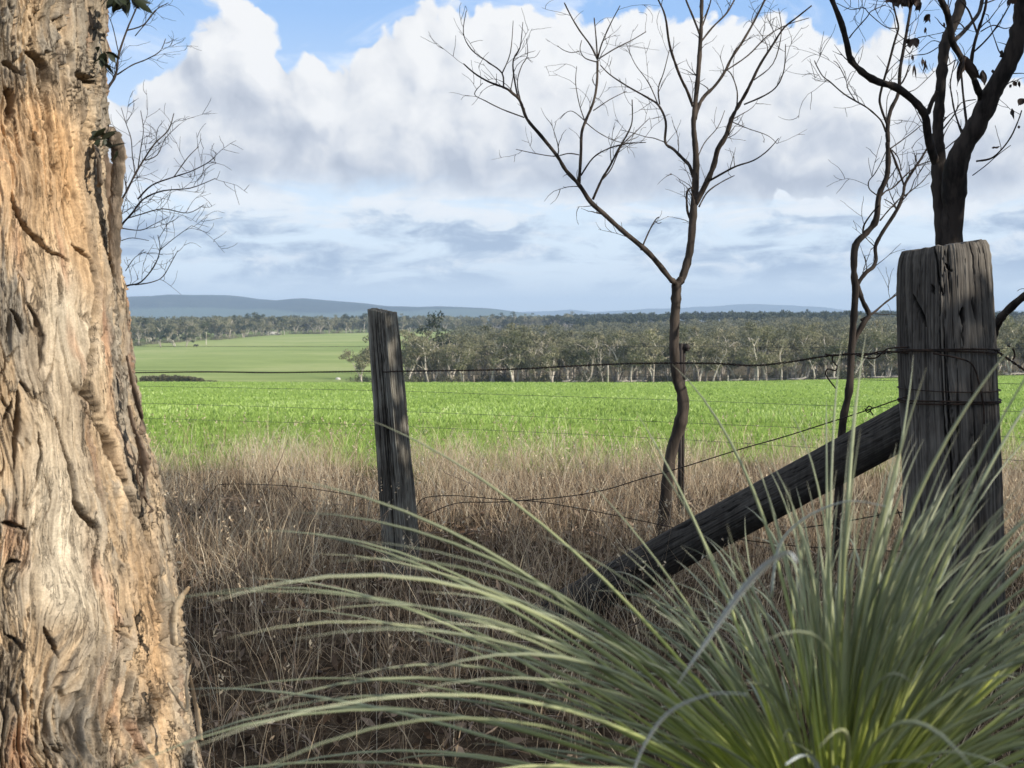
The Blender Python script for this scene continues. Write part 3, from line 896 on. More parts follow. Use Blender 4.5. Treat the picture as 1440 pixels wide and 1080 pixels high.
for pts, wpx, dep in CR:
    sp_pts = [px_to_trunk(*p) for p in pts]
    sp_pts = [(v.x, v.y) for v in smooth_poly([(a, b, 0) for a, b in sp_pts], 5)]
    best = np.full(TH.shape, 9.0); side = np.zeros(TH.shape)
    w0 = wpx * .0013
    zs = [p[1] for p in sp_pts]; ts = [p[0] for p in sp_pts]
    rows_ = np.where((zt > min(zs) - .05) & (zt < max(zs) + .05))[0]
    cols_ = np.where((th > min(ts) - .2) & (th < max(ts) + .2))[0]
    if len(rows_) < 2 or len(cols_) < 2: continue
    sl = (slice(rows_[0], rows_[-1] + 1), slice(cols_[0], cols_[-1] + 1))
    Rm = float(trunk_R(np.mean(zs)))
    gx2 = TH[sl] * Rm + fbm(U[sl] * 26, ZT[sl] * 26, 3, .6, 23) * .005; gy2 = ZT[sl] + fbm(U[sl] * 26 + 8, ZT[sl] * 26, 3, .6, 24) * .005
    bb = np.full(gx2.shape, 9.0); ww = np.ones(gx2.shape); sg = np.zeros(gx2.shape)
    N_ = len(sp_pts) - 1
    for i_ in range(N_):
        (a, b), (c2, d2) = sp_pts[i_], sp_pts[i_ + 1]
        a *= Rm; c2 *= Rm
        ex, ey = c2 - a, d2 - b; L2 = ex * ex + ey * ey + 1e-12
        tt = np.clip(((gx2 - a) * ex + (gy2 - b) * ey) / L2, 0, 1)
        dd = np.hypot(gx2 - a - tt * ex, gy2 - b - tt * ey)
        mk = dd < bb
        bb[mk] = dd[mk]; f_ = (i_ + tt) / N_
        ww[mk] = (.22 + .78 * np.sin(np.clip(f_ * 1.0, 0, 1) * math.pi) ** .9)[mk]
        sg[mk] = ((gx2 - a) * ey - (gy2 - b) * ex)[mk]
    wv_ = w0 * ww * (1 + .5 * fbm(U[sl] * 18, ZT[sl] * 18, 2, .5, 25))
    wv_ = wv_ * .78
    g_ = np.exp(-(bb / wv_) ** 6)
    lip = np.exp(-((bb - wv_ * 1.9) / (wv_ * 1.1)) ** 2)
    H[sl] += -g_ * dep * ww + lip * dep * .07 * ww
    dark[sl] = np.maximum(dark[sl], g_ * .75)  # recess shade of the traced cracks, put into the bark colour
# rolled lip of bark on the right, beside the slot
lt, lz0 = px_to_trunk(162, 300)
lipm = np.exp(-((TH - (lt + .22)) * R0 / .020) ** 2) * sstep(1.30, 1.38, ZT) * sstep(1.625, 1.59, ZT)
Rf = R0 + H
Vt = np.stack([np.cos(TH) * Rf, np.sin(TH) * Rf, ZT], -1)
Vt[..., 0] += (ZT > 1.9) * (ZT - 1.9) * -.06
# colour: grey weathered outer bark, tan and orange below it, cream where freshly bare
tan = np.array([.46, .345, .22]); grey = np.array([.26, .225, .175]); crm = np.array([.51, .44, .33]); org = np.array([.54, .345, .18]); dk = np.array([.09, .062, .042])
gm_ = sstep(-.02, .30, saw * .35 + fbm(A * 14, B * 4, 4, .6, 54)) * (1 - smoothm)
gm_ = np.clip(gm_ * .75 + .55 * topz * sstep(-.2, .3, fbm(U * 8, ZT * 5, 3, .5, 33)) + .35 * sstep(.0, .4, fbm(U * 7 + 3, ZT * 3, 3, .6, 35)), 0, 1)[..., None]
Cc = tan * (1 - gm_) + grey * gm_
k_ = (cream * (.8 + .4 * fbm(A * 9, B * 4, 3, .6, 34)))[..., None].clip(0, 1); Cc = Cc * (1 - k_) + crm * k_
k_ = (orange * np.clip(.6 + .9 * fbm(A * 8, B * 3, 3, .6, 36), 0, 1))[..., None]; Cc = Cc * (1 - k_) + org * k_
k_ = (sstep(.15, .5, fbm(A * 12 + 4, B * 3 + 9, 3, .6, 37)) * .55)[..., None]; Cc = Cc * (1 - k_) + np.array([.44, .24, .14]) * k_
k_ = np.clip(dark, 0, 1)[..., None] * .85; Cc = Cc * (1 - k_) + dk * k_
Cc = Cc * (1 + .38 * fib[..., None] + .34 * fib2[..., None] + .28 * grit[..., None] - .18 * (saw2 < -.6)[..., None])
Cc = np.clip(Cc, .01, .8)
nr, nc = TH.shape
i_, j_ = np.meshgrid(np.arange(nc - 1), np.arange(nr - 1)); q_ = (j_ * nc + i_).ravel()
tf = np.stack([q_, q_ + 1, q_ + 1 + nc, q_ + nc], 1)
M_euc, t, bs = new_mat('eucalypt_bark')
co = t.node('ShaderNodeTexCoord').outputs['Object']
gr_ = attr(t, 'grain', 'Vector')
fn = t.noise(t.vm('MULTIPLY', gr_, (120, 7, 1)), 1.0, 6, .70)
fn2 = t.noise(t.vm('MULTIPLY', gr_, (34, 3.2, 1)), 1.0, 7, .68)
crk = t.m('ABSOLUTE', t.m('SUBTRACT', t.noise(t.vm('MULTIPLY', gr_, (26, 2.4, 3)), 1.0, 5, .62), .5))
crk = t.m('MULTIPLY', t.smooth(crk, .016, .003), t.smooth(t.noise(co, 6, 2, .5), .42, .58))
crk2 = t.m('ABSOLUTE', t.m('SUBTRACT', t.noise(t.vm('ADD', t.vm('MULTIPLY', gr_, (70, 9, 3)), (5, 3, 0)), 1.0, 4, .6), .5))
crk2 = t.m('MULTIPLY', t.smooth(crk2, .02, .004), t.smooth(t.noise(co, 9, 2, .5), .46, .6))
spk = t.noise(co, 300, 3, .7)
cc = t.mix(1.0, attr(t, 'col', 'Color'), t.ramp(fn, [(.30, (.62, .60, .58)), (.5, (1.0, 1.0, 1.0)), (.70, (1.28, 1.28, 1.26))]), 'MULTIPLY')
sm_ = t.m('SUBTRACT', 1.0, t.m('MULTIPLY', attr(t, 'sm'), .75))
cc = t.mix(sm_, cc, t.ramp(fn2, [(.34, (.72, .70, .68)), (.52, (1.0, 1.0, 1.0)), (.68, (1.18, 1.20, 1.22))]), 'MULTIPLY')
cc = t.mix(.5, cc, t.ramp(spk, [(.35, (.6, .6, .6)), (.65, (1.3, 1.3, 1.3))]), 'MULTIPLY')
cc = t.mix(t.m('MULTIPLY', t.m('MAXIMUM', crk, t.m('MULTIPLY', crk2, .7)), t.m('MULTIPLY', sm_, .85)), cc, (.05, .035, .025))
t.l.new(cc, bs.inputs['Base Color']); bs.inputs['Roughness'].default_value = .9; bs.inputs['Specular IOR Level'].default_value = .1
hh_ = t.m('SUBTRACT', t.m('ADD', t.m('MULTIPLY', fn, .6), t.m('ADD', t.m('MULTIPLY', fn2, 1.0), t.m('MULTIPLY', spk, .25))), t.m('MAXIMUM', crk, crk2))
bump(t, bs, hh_, .9, .004)
euc = empty('eucalypt_tree', (TC.x, TC.y, 0), 'massive old eucalypt with orange and cream peeling bark, filling the left edge', 'tree')
link('trunk', mesh_np('trunk', Vt.reshape(-1, 3), tf, True, {'col': Cc.reshape(-1, 3), 'sm': smoothm.reshape(-1), 'grain': np.stack([A2, B, H * 10], -1).reshape(-1, 3)}), M_euc, euc)
# limbs above the frame
r = np.random.default_rng(77)
for k, (a, l) in enumerate([(2.6, 2.6), (4.3, 2.2), (1.4, 2.4)]):
    tb = Tubes(); p = Vector((-.22, 0, 5.1)); pts = [p.copy()]; d = Vector((math.cos(a) * .6, math.sin(a) * .6, 1)).normalized()
    for s_ in range(6):
        d = (d + Vector(r.normal(size=3)) * .12).normalized(); p = p + d * l / 6; pts.append(p.copy())
    tb.add(pts, [.19, .15, .12, .10, .08, .06, .03], 10)
    link('limb', tb.mesh('limb'), M_palebark, euc)
# unseen crown over the viewer, added to dim sky light on the foreground
r = np.random.default_rng(78)
C = []
for k in range(46):
    a = r.random() * 6.28; d_ = 3.4 * r.random() ** .5
    c_ = np.array([1.5 + math.cos(a) * d_, -.2 + math.sin(a) * d_ * .9, 6.0 + 1.6 * r.random()])
    v = r.standard_normal((130, 3)) * np.array([.42, .42, .24]); C.append(c_ + v)
C = np.concatenate(C); V, Fq = leaf_quads(C, .10 + .06 * r.random(len(C)), .35, r)
link('crown', mesh_np('crown', V, Fq, False, {'tone': np.repeat(r.random(len(C)), 4)}), M_shade, euc)
# loose bark ribbons and splinters
M_strip = bark_simple('bark_ribbon', (.045, .032, .024), (.20, .145, .10), 40)
def strip(pix, rad, flat=.35, mat=None, Y=1.93):
    pts = smooth_poly([P(x, y, Y + dy) - euc.location for x, y, dy in pix], 9)
    n = len(pts); rr = np.interp(np.linspace(0, 1, n), np.linspace(0, 1, len(rad)), rad) * .0013
    tb = Tubes(); tb.add(pts, rr, 8, wob=.18, flat=flat, tone=.5)
    link('bark_strip', tb.mesh('bark_strip'), mat or M_strip, euc)
strip([(178, 500, 0), (186, 535, 0), (193, 565, .01), (200, 590, .02), (200, 605, .0), (192, 612, .0)], [3, 5, 5, 4, 6, 2])
strip([(181, 570, 0), (188, 600, 0), (196, 618, 0), (202, 640, 0), (204, 665, .01), (202, 690, 0), (198, 700, 0)], [5, 6, 8, 9, 7, 5, 2])
strip([(200, 690, 0), (207, 706, .01), (214, 716, .0), (208, 722, .0)], [3, 4, 4, 1])
strip([(192, 615, 0), (197, 640, .02), (193, 670, .01), (205, 700, 0)], [4, 3, 5, 2])
M_spl = bark_simple('splinter', (.30, .21, .12), (.62, .50, .34), 40)
strip([(245, 905, 0), (243, 880, -.02), (246, 858, -.03), (255, 840, -.03), (266, 825, -.03)], [6, 6, 5, 4, 2], .5, M_spl, 1.86)
strip([(282, 1040, 0), (278, 1005, 0), (272, 975, 0), (268, 950, 0)], [5, 5, 4, 1.5], .4, M_spl, 1.84)
strip([(236, 960, 0), (262, 1000, 0), (262, 960, 0), (268, 935, 0)], [4, 3, 3, 1], .5, M_spl, 1.84)
# rolled ledge of bark beside the dark slot
M_ledge = bark_simple('weathered_ledge', (.09, .07, .05), (.36, .28, .20), 34, .012)
strip([(136, 205, 0), (143, 215, 0), (149, 250, 0), (150, 300, 0), (154, 340, 0), (160, 370, 0)], [4, 9, 11, 11, 8, 3], .8, M_strip, 2.10)  # dark strip added behind the ledge, stands in for shade in the gap
strip([(142, 190, .0), (153, 186, -.01), (163, 196, -.01), (167, 230, 0), (163, 280, 0), (161, 330, .01), (163, 380, .02), (168, 430, .04)], [3, 8, 10, 10, 8.5, 8.5, 8, 3], .9, M_ledge, 1.98)
strip([(135, 205, .0), (139, 225, -.02), (141, 255, -.02), (138, 262, 0)], [5, 5, 4, 2], .6, M_ledge, 1.96)

M_leafdark = ribbon_mat('gum_leaves', [(0, (.010, .013, .009)), (1, (.04, .05, .026))], .15, .45)
def leaf_mesh(name, items, mat, parent, thick=.0):
    """items: (point, direction, length, width); each a curled pointed leaf"""
    Vv, Ff, Tt = [], [], []
    for p, d, L, w in items:
        d = Vector(d).normalized(); s_ = d.cross(Vector((RND.uniform(-1, 1), RND.uniform(-1, 1), RND.uniform(-1, 1)))).normalized(); up = d.cross(s_)
        b = len(Vv); n = 6; bend = RND.uniform(-.35, .35); tn = RND.random()
        for k in range(n + 1):
            f = k / n; ww = w * .5 * math.sin(min(f * 1.1 + .04, 1) * math.pi) ** .8; c_ = p + d * L * f + up * bend * L * f * f
            for q_, u_ in ((-1, .25), (0, 0), (1, .25)):
                Vv.append(c_ + s_ * q_ * ww + up * u_ * ww); Tt.append(tn)
        for k in range(n):
            a = b + k * 3
            Ff += [(a, a + 1, a + 4, a + 3), (a + 1, a + 2, a + 5, a + 4)]
    me = mesh_np(name, np.array([tuple(v) for v in Vv]), np.array(Ff), True, {'tone': np.array(Tt)})
    return link(name, me, mat, parent)
def cluster(pixs, n, L, Y, spread=6):
    it = []
    for _ in range(n):
        x, y = RND.choice(pixs)
        p = P(x + RND.gauss(0, spread * .4), y + RND.gauss(0, spread * .3), Y + RND.uniform(-.03, .03)) - euc.location
        it.append((p, (RND.uniform(-.8, 1), RND.uniform(-.6, .6), RND.uniform(-1.2, .4)), L * RND.uniform(.6, 1.2), L * .3))
    return it
leaf_mesh('leaves', cluster([(150, -4), (165, -6), (185, -4), (195, -6)], 26, .040, 1.98), M_leafdark, euc)
leaf_mesh('leaves', cluster([(140, 66), (146, 72), (150, 76), (142, 82)], 12, .034, 1.98, 3), M_leafdark, euc)
leaf_mesh('leaves', cluster([(138, 184), (148, 182), (144, 196), (150, 190), (158, 206), (164, 212)], 16, .034, 1.95, 4), M_leafdark, euc)

# ------------------------------------------------------------------ timber posts
def timber(name, bottom, top, radii_fn, mat, nth=300, nz=620, crack_seed=1, depth=.012, parent=None, zlo=0.0, top_tilt=0.0, cracks=(), knots=0):
    b = Vector(bottom); tp = Vector(top); ax = tp - b; L = ax.length; axn = ax.normalized()
    s1 = axn.cross(Vector((0, 1, 0))).normalized(); s2 = axn.cross(s1).normalized()
    th_ = np.linspace(0, 2 * math.pi, nth, endpoint=False); v = np.linspace(0, 1, nz)
    TT, VV = np.meshgrid(th_, v)
    R = radii_fn(TT, VV)
    zz = VV * L
    cx, cy = np.cos(TT), np.sin(TT)
    # seam-free noise: sample on a circle with a sheared axis
    def nz_(fa, fz, s, o=3, rg_=.55):
        return fbm(cx * fa + zz * fz + s, cy * fa - zz * fz * .7 + s * 1.7, o, rg_, s)
    wob = nz_(1.2, .8, crack_seed) * .5
    ang = TT + wob * .35
    ca, sa = np.cos(ang), np.sin(ang)
    def nf(fa, fz, s, o=4, rg_=.6):
        return fbm(ca * fa + 17 * s, sa * fa + zz * fz, o, rg_, s) * .5 + fbm(ca * fa * 1.3 + 3 + zz * fz * .6, sa * fa * 1.1 + 5, o, rg_, s + 3) * .5
    f1 = nf(18, 1.0, crack_seed + 1); f2 = nf(46, 2.2, crack_seed + 2)
    n_ = nf(5, .35, crack_seed + 4, 3, .5); n2 = nf(9, .6, crack_seed + 6, 3, .5)
    fis = np.exp(-(n_ / .012) ** 2) * sstep(-.2, .15, nf(2, .9, crack_seed + 7)) + .6 * np.exp(-(n2 / .016) ** 2) * sstep(-.05, .25, nf(3, 1.2, crack_seed + 8))
    Hh = f1 * depth * .65 * (1 + 1.2 * nf(2.5, .5, crack_seed + 9, 2)) + f2 * depth * .40 - fis * depth * 2.3
    dkk = np.clip(fis, 0, 1)
    for (t0_, z0_, t1_, z1_, w_, dp) in cracks:
        f = np.clip((VV - z0_) / (z1_ - z0_), 0, 1)
        tc_ = t0_ + (t1_ - t0_) * f + .012 * np.sin(f * 9 + t0_ * 5) + .05 * fbm(VV * 7 + t0_ * 9, VV * 0, 3, .6, 71)
        d_ = np.abs((TT - tc_ + math.pi) % (2 * math.pi) - math.pi) * R
        e_ = (VV > min(z0_, z1_)) & (VV < max(z0_, z1_))
        wv2 = w_ * np.sin(np.clip(f, .02, .98) * math.pi) ** .5
        wv2 = wv2 * .62; gk = np.exp(-(d_ / wv2) ** 2) * e_
        Hh -= gk * dp; dkk = np.maximum(dkk, gk)
    for k in range(knots):
        kt, kz = RG.random() * 6.28, RG.random()
        d_ = np.hypot(((TT - kt + math.pi) % (2 * math.pi) - math.pi) * R / .014, (zz - kz * L) / .035)
        gk = np.exp(-d_ ** 2); Hh -= gk * .018; dkk = np.maximum(dkk, gk)
    Rr = np.maximum(R + Hh, .004)
    zz2 = zz + top_tilt * (R * np.cos(TT + .4)) * sstep(.9, 1, VV) + sstep(.965, 1, VV) * .010 * fbm(cx * 5, cy * 5, 3, .6, 77)
    base = np.array(b)
    Pp = base + zz2[..., None] * np.array(axn) + (Rr * cx)[..., None] * np.array(s1) + (Rr * cy)[..., None] * np.array(s2)
    tone = np.clip(.5 + f1 * .8 + f2 * .5 - dkk * .8, 0, 1)
    V = Pp.reshape(-1, 3); n0 = nz * nth
    jj_, ii_ = np.meshgrid(np.arange(nz - 1), np.arange(nth), indexing='ij')
    a = (jj_ * nth + ii_).ravel(); bq = (jj_ * nth + (ii_ + 1) % nth).ravel()
    quads = np.stack([a, bq, bq + nth, a + nth], 1)
    # worn end grain: rings shrinking inwards
    caps_V = [V]; caps_F = [quads]; tones = [tone.reshape(-1)]; cur = n0; last = (nz - 1) * nth
    ring = V[last:last + nth]; cen = ring.mean(0)
    for k, f in enumerate([.9, .6, .3, .0]):
        rr_ = cen + (ring - cen) * f + np.array(axn) * ((1 - f) * .004 + .006 * fbm(np.cos(th_) * 6 * f, np.sin(th_) * 6 * f, 3, .6, 80)[:, None] * (f > 0) - .0)
        caps_V.append(rr_); tones.append(np.full(nth, .35 + .2 * (k % 2)))
        p0 = last if k == 0 else cur - nth
        i2 = np.arange(nth); caps_F.append(np.stack([p0 + i2, p0 + (i2 + 1) % nth, cur + (i2 + 1) % nth, cur + i2], 1)); cur += nth
    me = mesh_np(name, np.concatenate(caps_V), np.concatenate(caps_F), True, {'tone': np.concatenate(tones)})
    return link(name, me, mat, parent)

def timber_mat(name, stops, sc=60):
    m, t, bs = new_mat(name)
    co = t.node('ShaderNodeTexCoord').outputs['Object']
    st = t.vm('MULTIPLY', co, (1, 1, .12))
    n = t.noise(st, sc, 5, .65)
    big = t.noise(co, 5, 3, .6)
    f = t.m('ADD', t.m('MULTIPLY', attr(t, 'tone'), .55), t.m('ADD', t.m('MULTIPLY', n, .45), t.m('MULTIPLY', t.m('SUBTRACT', big, .5), .5)))
    t.l.new(t.ramp(f, stops), bs.inputs['Base Color'])
    bs.inputs['Roughness'].default_value = .9
    bump(t, bs, t.noise(st, sc * 3, 4, .7), .6, .002)
    return m
M_strainer = timber_mat('weathered_grey_timber', [(.15, (.015, .013, .011)), (.42, (.072, .063, .053)), (.62, (.15, .134, .112)), (.82, (.25, .23, .195))])
M_rail = timber_mat('dark_timber', [(.2, (.013, .011, .009)), (.5, (.050, .044, .037)), (.75, (.11, .099, .084))])  # plain dark timber tone
M_split = timber_mat('split_timber', [(.2, (.015, .013, .011)), (.43, (.080, .070, .056)), (.58, (.20, .185, .15)), (.76, (.36, .35, .29))])

YS = 3.7
pb = P(1345, 905, YS); pt = P(1327, 347, YS)
def r_strainer(T_, V_):
    r = np.interp(V_, [0, .25, .55, .80, .93, .975, .99, 1], [.172, .158, .152, .150, .145, .141, .136, .128])
    return r * (1 + .035 * np.cos(2 * T_ + 1) + .02 * np.cos(3 * T_ + V_ * 3) + .025 * np.sin(V_ * 9 + T_))
zb_ = tz(1.49, YS)
bot = pb + (pb - pt) * ((pb.z - (zb_ - .35)) / (pt.z - pb.z))
def pc(x0, y0, x1, y1, w, d):
    a = lambda x: math.acos(max(-.98, min(.98, -(x - 1333) / 64)))
    v = lambda y: 1 - (y - 347) / 771
    return (a(x0), v(y0), a(x1), v(y1), w, d)
strainer = timber('strainer_post', bot, pt, r_strainer, M_strainer, 420, 760, 3, .010, top_tilt=-.07,
    cracks=[pc(1297, 346, 1307, 416, .0042, .03), pc(1373, 346, 1382, 455, .0045, .03), pc(1351, 346, 1352, 386, .004, .02), pc(1331, 432, 1331, 456, .009, .03), pc(1347, 420, 1351, 450, .006, .025),
            pc(1294, 399, 1296, 413, .006, .02), pc(1275, 410, 1287, 456, .010, .03), pc(1383, 473, 1383, 486, .006, .02), pc(1331, 456, 1329, 490, .003, .02), pc(1392, 512, 1390, 572, .004, .02),
            pc(1310, 372, 1318, 384, .006, .02), pc(1362, 350, 1368, 560, .003, .02), pc(1340, 470, 1345, 800, .0035, .02), pc(1308, 500, 1312, 760, .004, .02), pc(1384, 560, 1388, 900, .0035, .02)], knots=9)
tag(strainer, 'thick round weathered grey strainer post on the right, wound with wire', 'post')

# leaning split post
YP = 5.3
pb = P(566, 800, YP); pt = P(537, 437, YP)
def sq(T_, V_):
    # irregular quadrilateral section, a broad flat face and a narrow one
    ang0 = np.array([1.00, 2.62, 4.2, 5.8]); dist = np.array([.062, .070, .066, .072])
    R_ = np.full(T_.shape, 9.0)
    for a_, d_ in zip(ang0, dist):
        c_ = np.cos(T_ - a_); R_ = np.minimum(R_, np.where(c_ > .12, d_ / np.maximum(c_, .12), 9))
    R_ = np.minimum(R_, .105) * .87
    return R_ * np.interp(V_, [0, .5, .93, 1], [1.22, 1.06, .93, .86])
bot = pb + (pb - pt) * ((pb.z - (tz(-.5, YP) - .3)) / (pt.z - pb.z))
post2 = timber('split_post', bot, pt, sq, M_split, 320, 560, 11, .008, top_tilt=.25, cracks=[(.9, 1.0, 1.1, .35, .004, .02), (1.3, .9, 1.2, .2, .004, .02), (.6, 1., .5, .5, .004, .015)])
tag(post2, 'narrow split timber fence post, one face dark and one grey, left of centre', 'post')

# diagonal brace
bt = P(1290, 588, 3.78); bb_ = P(795, 858, 4.62)
def r_brace(T_, V_): return (.083 - .010 * V_) * (1 + .03 * np.cos(2 * T_) + .02 * np.sin(T_ + V_ * 6))
ext = (bb_ - bt).normalized() * .15
brace = timber('brace', bb_ + ext, bt, r_brace, M_rail, 180, 420, 23, .006, knots=4)
tag(brace, 'dark diagonal timber brace leaning from the ground up against the thick strainer post', 'brace')

# ------------------------------------------------------------------ wires
M_wire, t, bs = new_mat('rusty_wire')
co = t.node('ShaderNodeTexCoord').outputs['Object']
t.l.new(t.ramp(t.noise(co, 60, 3, .6), [(.35, (.02, .016, .014)), (.65, (.07, .045, .032))]), bs.inputs['Base Color'])
bs.inputs['Metallic'].default_value = .5; bs.inputs['Roughness'].default_value = .7
M_galv, t, bs = new_mat('old_galvanised_wire')
bs.inputs['Base Color'].default_value = (.10, .10, .095, 1); bs.inputs['Metallic'].default_value = .6; bs.inputs['Roughness'].default_value = .6
def wire(name, pts, r, label, group=None, mat=M_wire, n=5, twist=False, extra=()):
    tb = Tubes()
    pp = smooth_poly(pts, n)
    if twist:
        dense = []
        for a, b in zip(pp[:-1], pp[1:]):
            L = (b - a).length; k = max(2, int(L / .008))
            dense += [a.lerp(b, i / k) for i in range(k)]
        dense.append(pp[-1])
        for ph in (0, math.pi):
            out = []; s_ = 0
            for i, p in enumerate(dense):
                if i: s_ += (p - dense[i - 1]).length
                a = s_ / .045 * 6.28 + ph
                out.append(p + Vector((0, math.cos(a), math.sin(a))) * r * 1.0)
            tb.add(out, r * .85, 4)
    else:
        tb.add(pp, r, 5)
    for e in extra:
        tb.add(smooth_poly(e, 6), r, 5)
    return tag(link(name, tb.mesh(name), mat), label, 'wire', group)
def fy(px):
    # depth of the old fence plane at a picture column
    k = (px - 720) / F
    t_ = (1.47 - k * 3.7) / (2.05 + k * 1.6)
    return 3.7 + 1.6 * t_
def W_(pts, dy=0.0): return [P(x, y, fy(x) + dy) for x, y in pts]
front = lambda px, py, d=.165: P(px, py, YS - d)
def wrap(pys, y0, turns=1.0, slack=.004, tilt=0.0, start=0.0):
    """wire wound round the strainer post"""
    out = []
    n = int(40 * turns)
    for i in range(n + 1):
        a = start + i / 40 * 2 * math.pi
        py = y0 + pys * math.sin(i * .35) + tilt * i / n
        zc = P(1340, py, YS).z
        f = (zc - bot_s.z) / (top_s.z - bot_s.z)
        c_ = bot_s.lerp(top_s, f)
        R_ = float(r_strainer(np.array([0.]), np.array([f]))[0]) * 1.04 + slack
        out.append(Vector((c_.x + math.cos(a) * R_, c_.y + math.sin(a) * R_, zc)))
    return out
top_s = P(1327, 347, YS); pb0 = P(1345, 905, YS)
bot_s = pb0 + (pb0 - top_s) * ((pb0.z - (zb_ - .35)) / (top_s.z - pb0.z))
wire('fence_wire', W_([(-160, 530), (60, 526), (190, 524), (300, 523), (380, 524), (516, 522)]) + W_([(540, 523), (566, 522), (700, 520), (820, 514), (900, 511), (1000, 511), (1060, 514), (1110, 509), (1160, 501), (1200, 498), (1240, 497), (1278, 492)], -.1),
     .0026, 'heavy twisted top wire running from the split post to the strainer post', twist=True,
     extra=[W_([(1278, 497), (1240, 494), (1215, 500), (1195, 497), (1175, 500), (1160, 498)], -.12),
            W_([(1200, 497), (1215, 503), (1232, 503), (1245, 492), (1258, 489), (1278, 488)], -.13)])
wire('wire_tail', W_([(1183, 499), (1172, 500), (1171, 508), (1178, 516), (1174, 521), (1164, 519), (1161, 526), (1168, 537), (1175, 546)], -.14), .0026,
     'short curly loose wire end hanging from the top wire left of the strainer post', n=6)
wire('tie_wire', wrap(1.2, 488, 2.05, .003, 6) , .0030, 'wire wound twice round the strainer post at its upper band')
wire('tie_wire', wrap(.8, 566, 2.0, .003, -6), .0028, 'wire loops round the strainer post at the lower band above the brace')
wire('tie_wire', [front(1312, 497, .17), front(1340, 502, .185), front(1363, 509, .175), front(1372, 522, .17), front(1378, 545, .17), front(1383, 570, .165), front(1384, 596, .16)], .0028,
     'loose wire end curving down the face of the strainer post')
wire('tie_wire', wrap(.5, 545, 1.0, .003, 3, 1.0), .0018, 'single thin wire turn round the strainer post between the two bands')
wire('fence_wire', [P(1396, 490, 3.6), P(1415, 503, 3.58), P(1440, 520, 3.54), P(1480, 545, 3.5)], .0030, 'twisted wire leaving the strainer post to the right', twist=True,
     extra=[[P(1417, 486, 3.58), P(1424, 490, 3.57), P(1427, 500, 3.57), P(1424, 506, 3.57)]])
wire('fence_wire', W_([(592, 728), (640, 708), (700, 706), (790, 699), (850, 689), (900, 674), (960, 657), (1040, 632), (1100, 615), (1160, 596), (1222, 576), (1262, 562), (1280, 556)], -.1), .0022,
     'rusty wire rising diagonally from the foot of the split post to the strainer post',
     extra=[W_([(1216, 574), (1220, 580), (1226, 574), (1222, 571), (1218, 576)], -.11), W_([(1224, 578), (1228, 584)], -.11)])
wire('fence_wire', W_([(586, 712), (598, 700), (640, 697), (700, 702), (760, 706), (830, 718), (900, 732), (1000, 752), (1120, 768), (1280, 776)], -.05), .0020, 'rusty slack wire low across the grass between the two posts', n=6)
wire('fence_wire', W_([(225, 750), (270, 725), (300, 690), (315, 681), (400, 683), (470, 692), (540, 706)], -.06), .0020, 'rusty wire kinked down into the grass left of the split post')
wire('fence_wire', W_([(1130, 742), (1180, 735), (1240, 724), (1278, 720)], -.05), .0024, 'barbed scrap of wire low against the left side of the strainer post', mat=M_wire,
     extra=[W_([(1232, 718), (1238, 730)], -.05), W_([(1234, 728), (1240, 720)], -.05), W_([(1180, 729), (1186, 741)], -.05), W_([(1262, 716), (1266, 728)], -.05)])

# newer wire fence just behind, on steel pickets
def gy2_(px): return 7.8 + (5.5 - 7.8) * (px - 200) / 1240.0
def W2(pts): return [P(x, y, gy2_(x)) for x, y in pts]
GW = 'thin wires of the steel picket fence'
for pts, lab in [([(-400, 484), (300, 487), (520, 487.5), (750, 488), (958, 487.5), (1290, 489.5), (1800, 491)], 'topmost thin wire of the steel picket fence, against the trees'),
                 ([(-400, 515), (200, 521), (700, 527), (958, 530), (1140, 532), (1275, 536), (1440, 540), (1800, 545)], 'second thin wire down the steel picket fence'),
                 ([(-400, 532), (200, 543), (520, 549), (740, 556), (900, 561), (1180, 571), (1440, 579), (1800, 590)], 'third thin wire down the steel picket fence, over the green crop'),
                 ([(-400, 552), (200, 567), (520, 577), (900, 592), (1180, 604), (1440, 615), (1800, 628)], 'fourth thin wire down the steel picket fence, over the green crop'),
                 ([(-400, 568), (200, 588), (520, 598), (900, 615), (1180, 632), (1440, 648), (1800, 668)], 'fifth thin wire down, at the edge of crop and dry grass')]:
    wire('thin_wire', W2(pts), .0012, lab, GW, M_galv)
M_picket = bark_simple('rusted_steel', (.02, .018, .016), (.06, .05, .045), 20)
def picket(px, top_py, label):
    y = gy2_(px) ; pt_ = P(px, top_py, y); z0 = tz(pt_.x, y)
    root = empty('steel_picket', (pt_.x, y, z0), label, 'fence picket')
    h = pt_.z - z0
    tb = Tubes()
    for a in (0, 2.1, 4.2):
        o = Vector((math.cos(a), math.sin(a), 0)) * .011
        tb.add([o * .2 + Vector((0, 0, -.3)), o * .2 + Vector((0, 0, h))], .003, 4)
        # each of the three flanges of the picket
        tb.add([o + Vector((0, 0, -.3)), o + Vector((0, 0, h))], [.011, .011], 4, flat=.35)
    link('post', tb.mesh('post'), M_picket, root)
    tb = Tubes(); tb.add([Vector((.012, -.012, h - .02)), Vector((.03, -.014, h - .02)), Vector((.046, -.014, h - .026))], [.010, .017, .008], 8)
    tb.add([Vector((.028, -.014, h)), Vector((.03, -.014, h - .045))], [.008, .012], 6)
    link('insulator', tb.mesh('insulator'), M_picket, root)
    return root
picket(959, 483, 'steel star picket with a black insulator, standing just right of the nearest bare sapling')

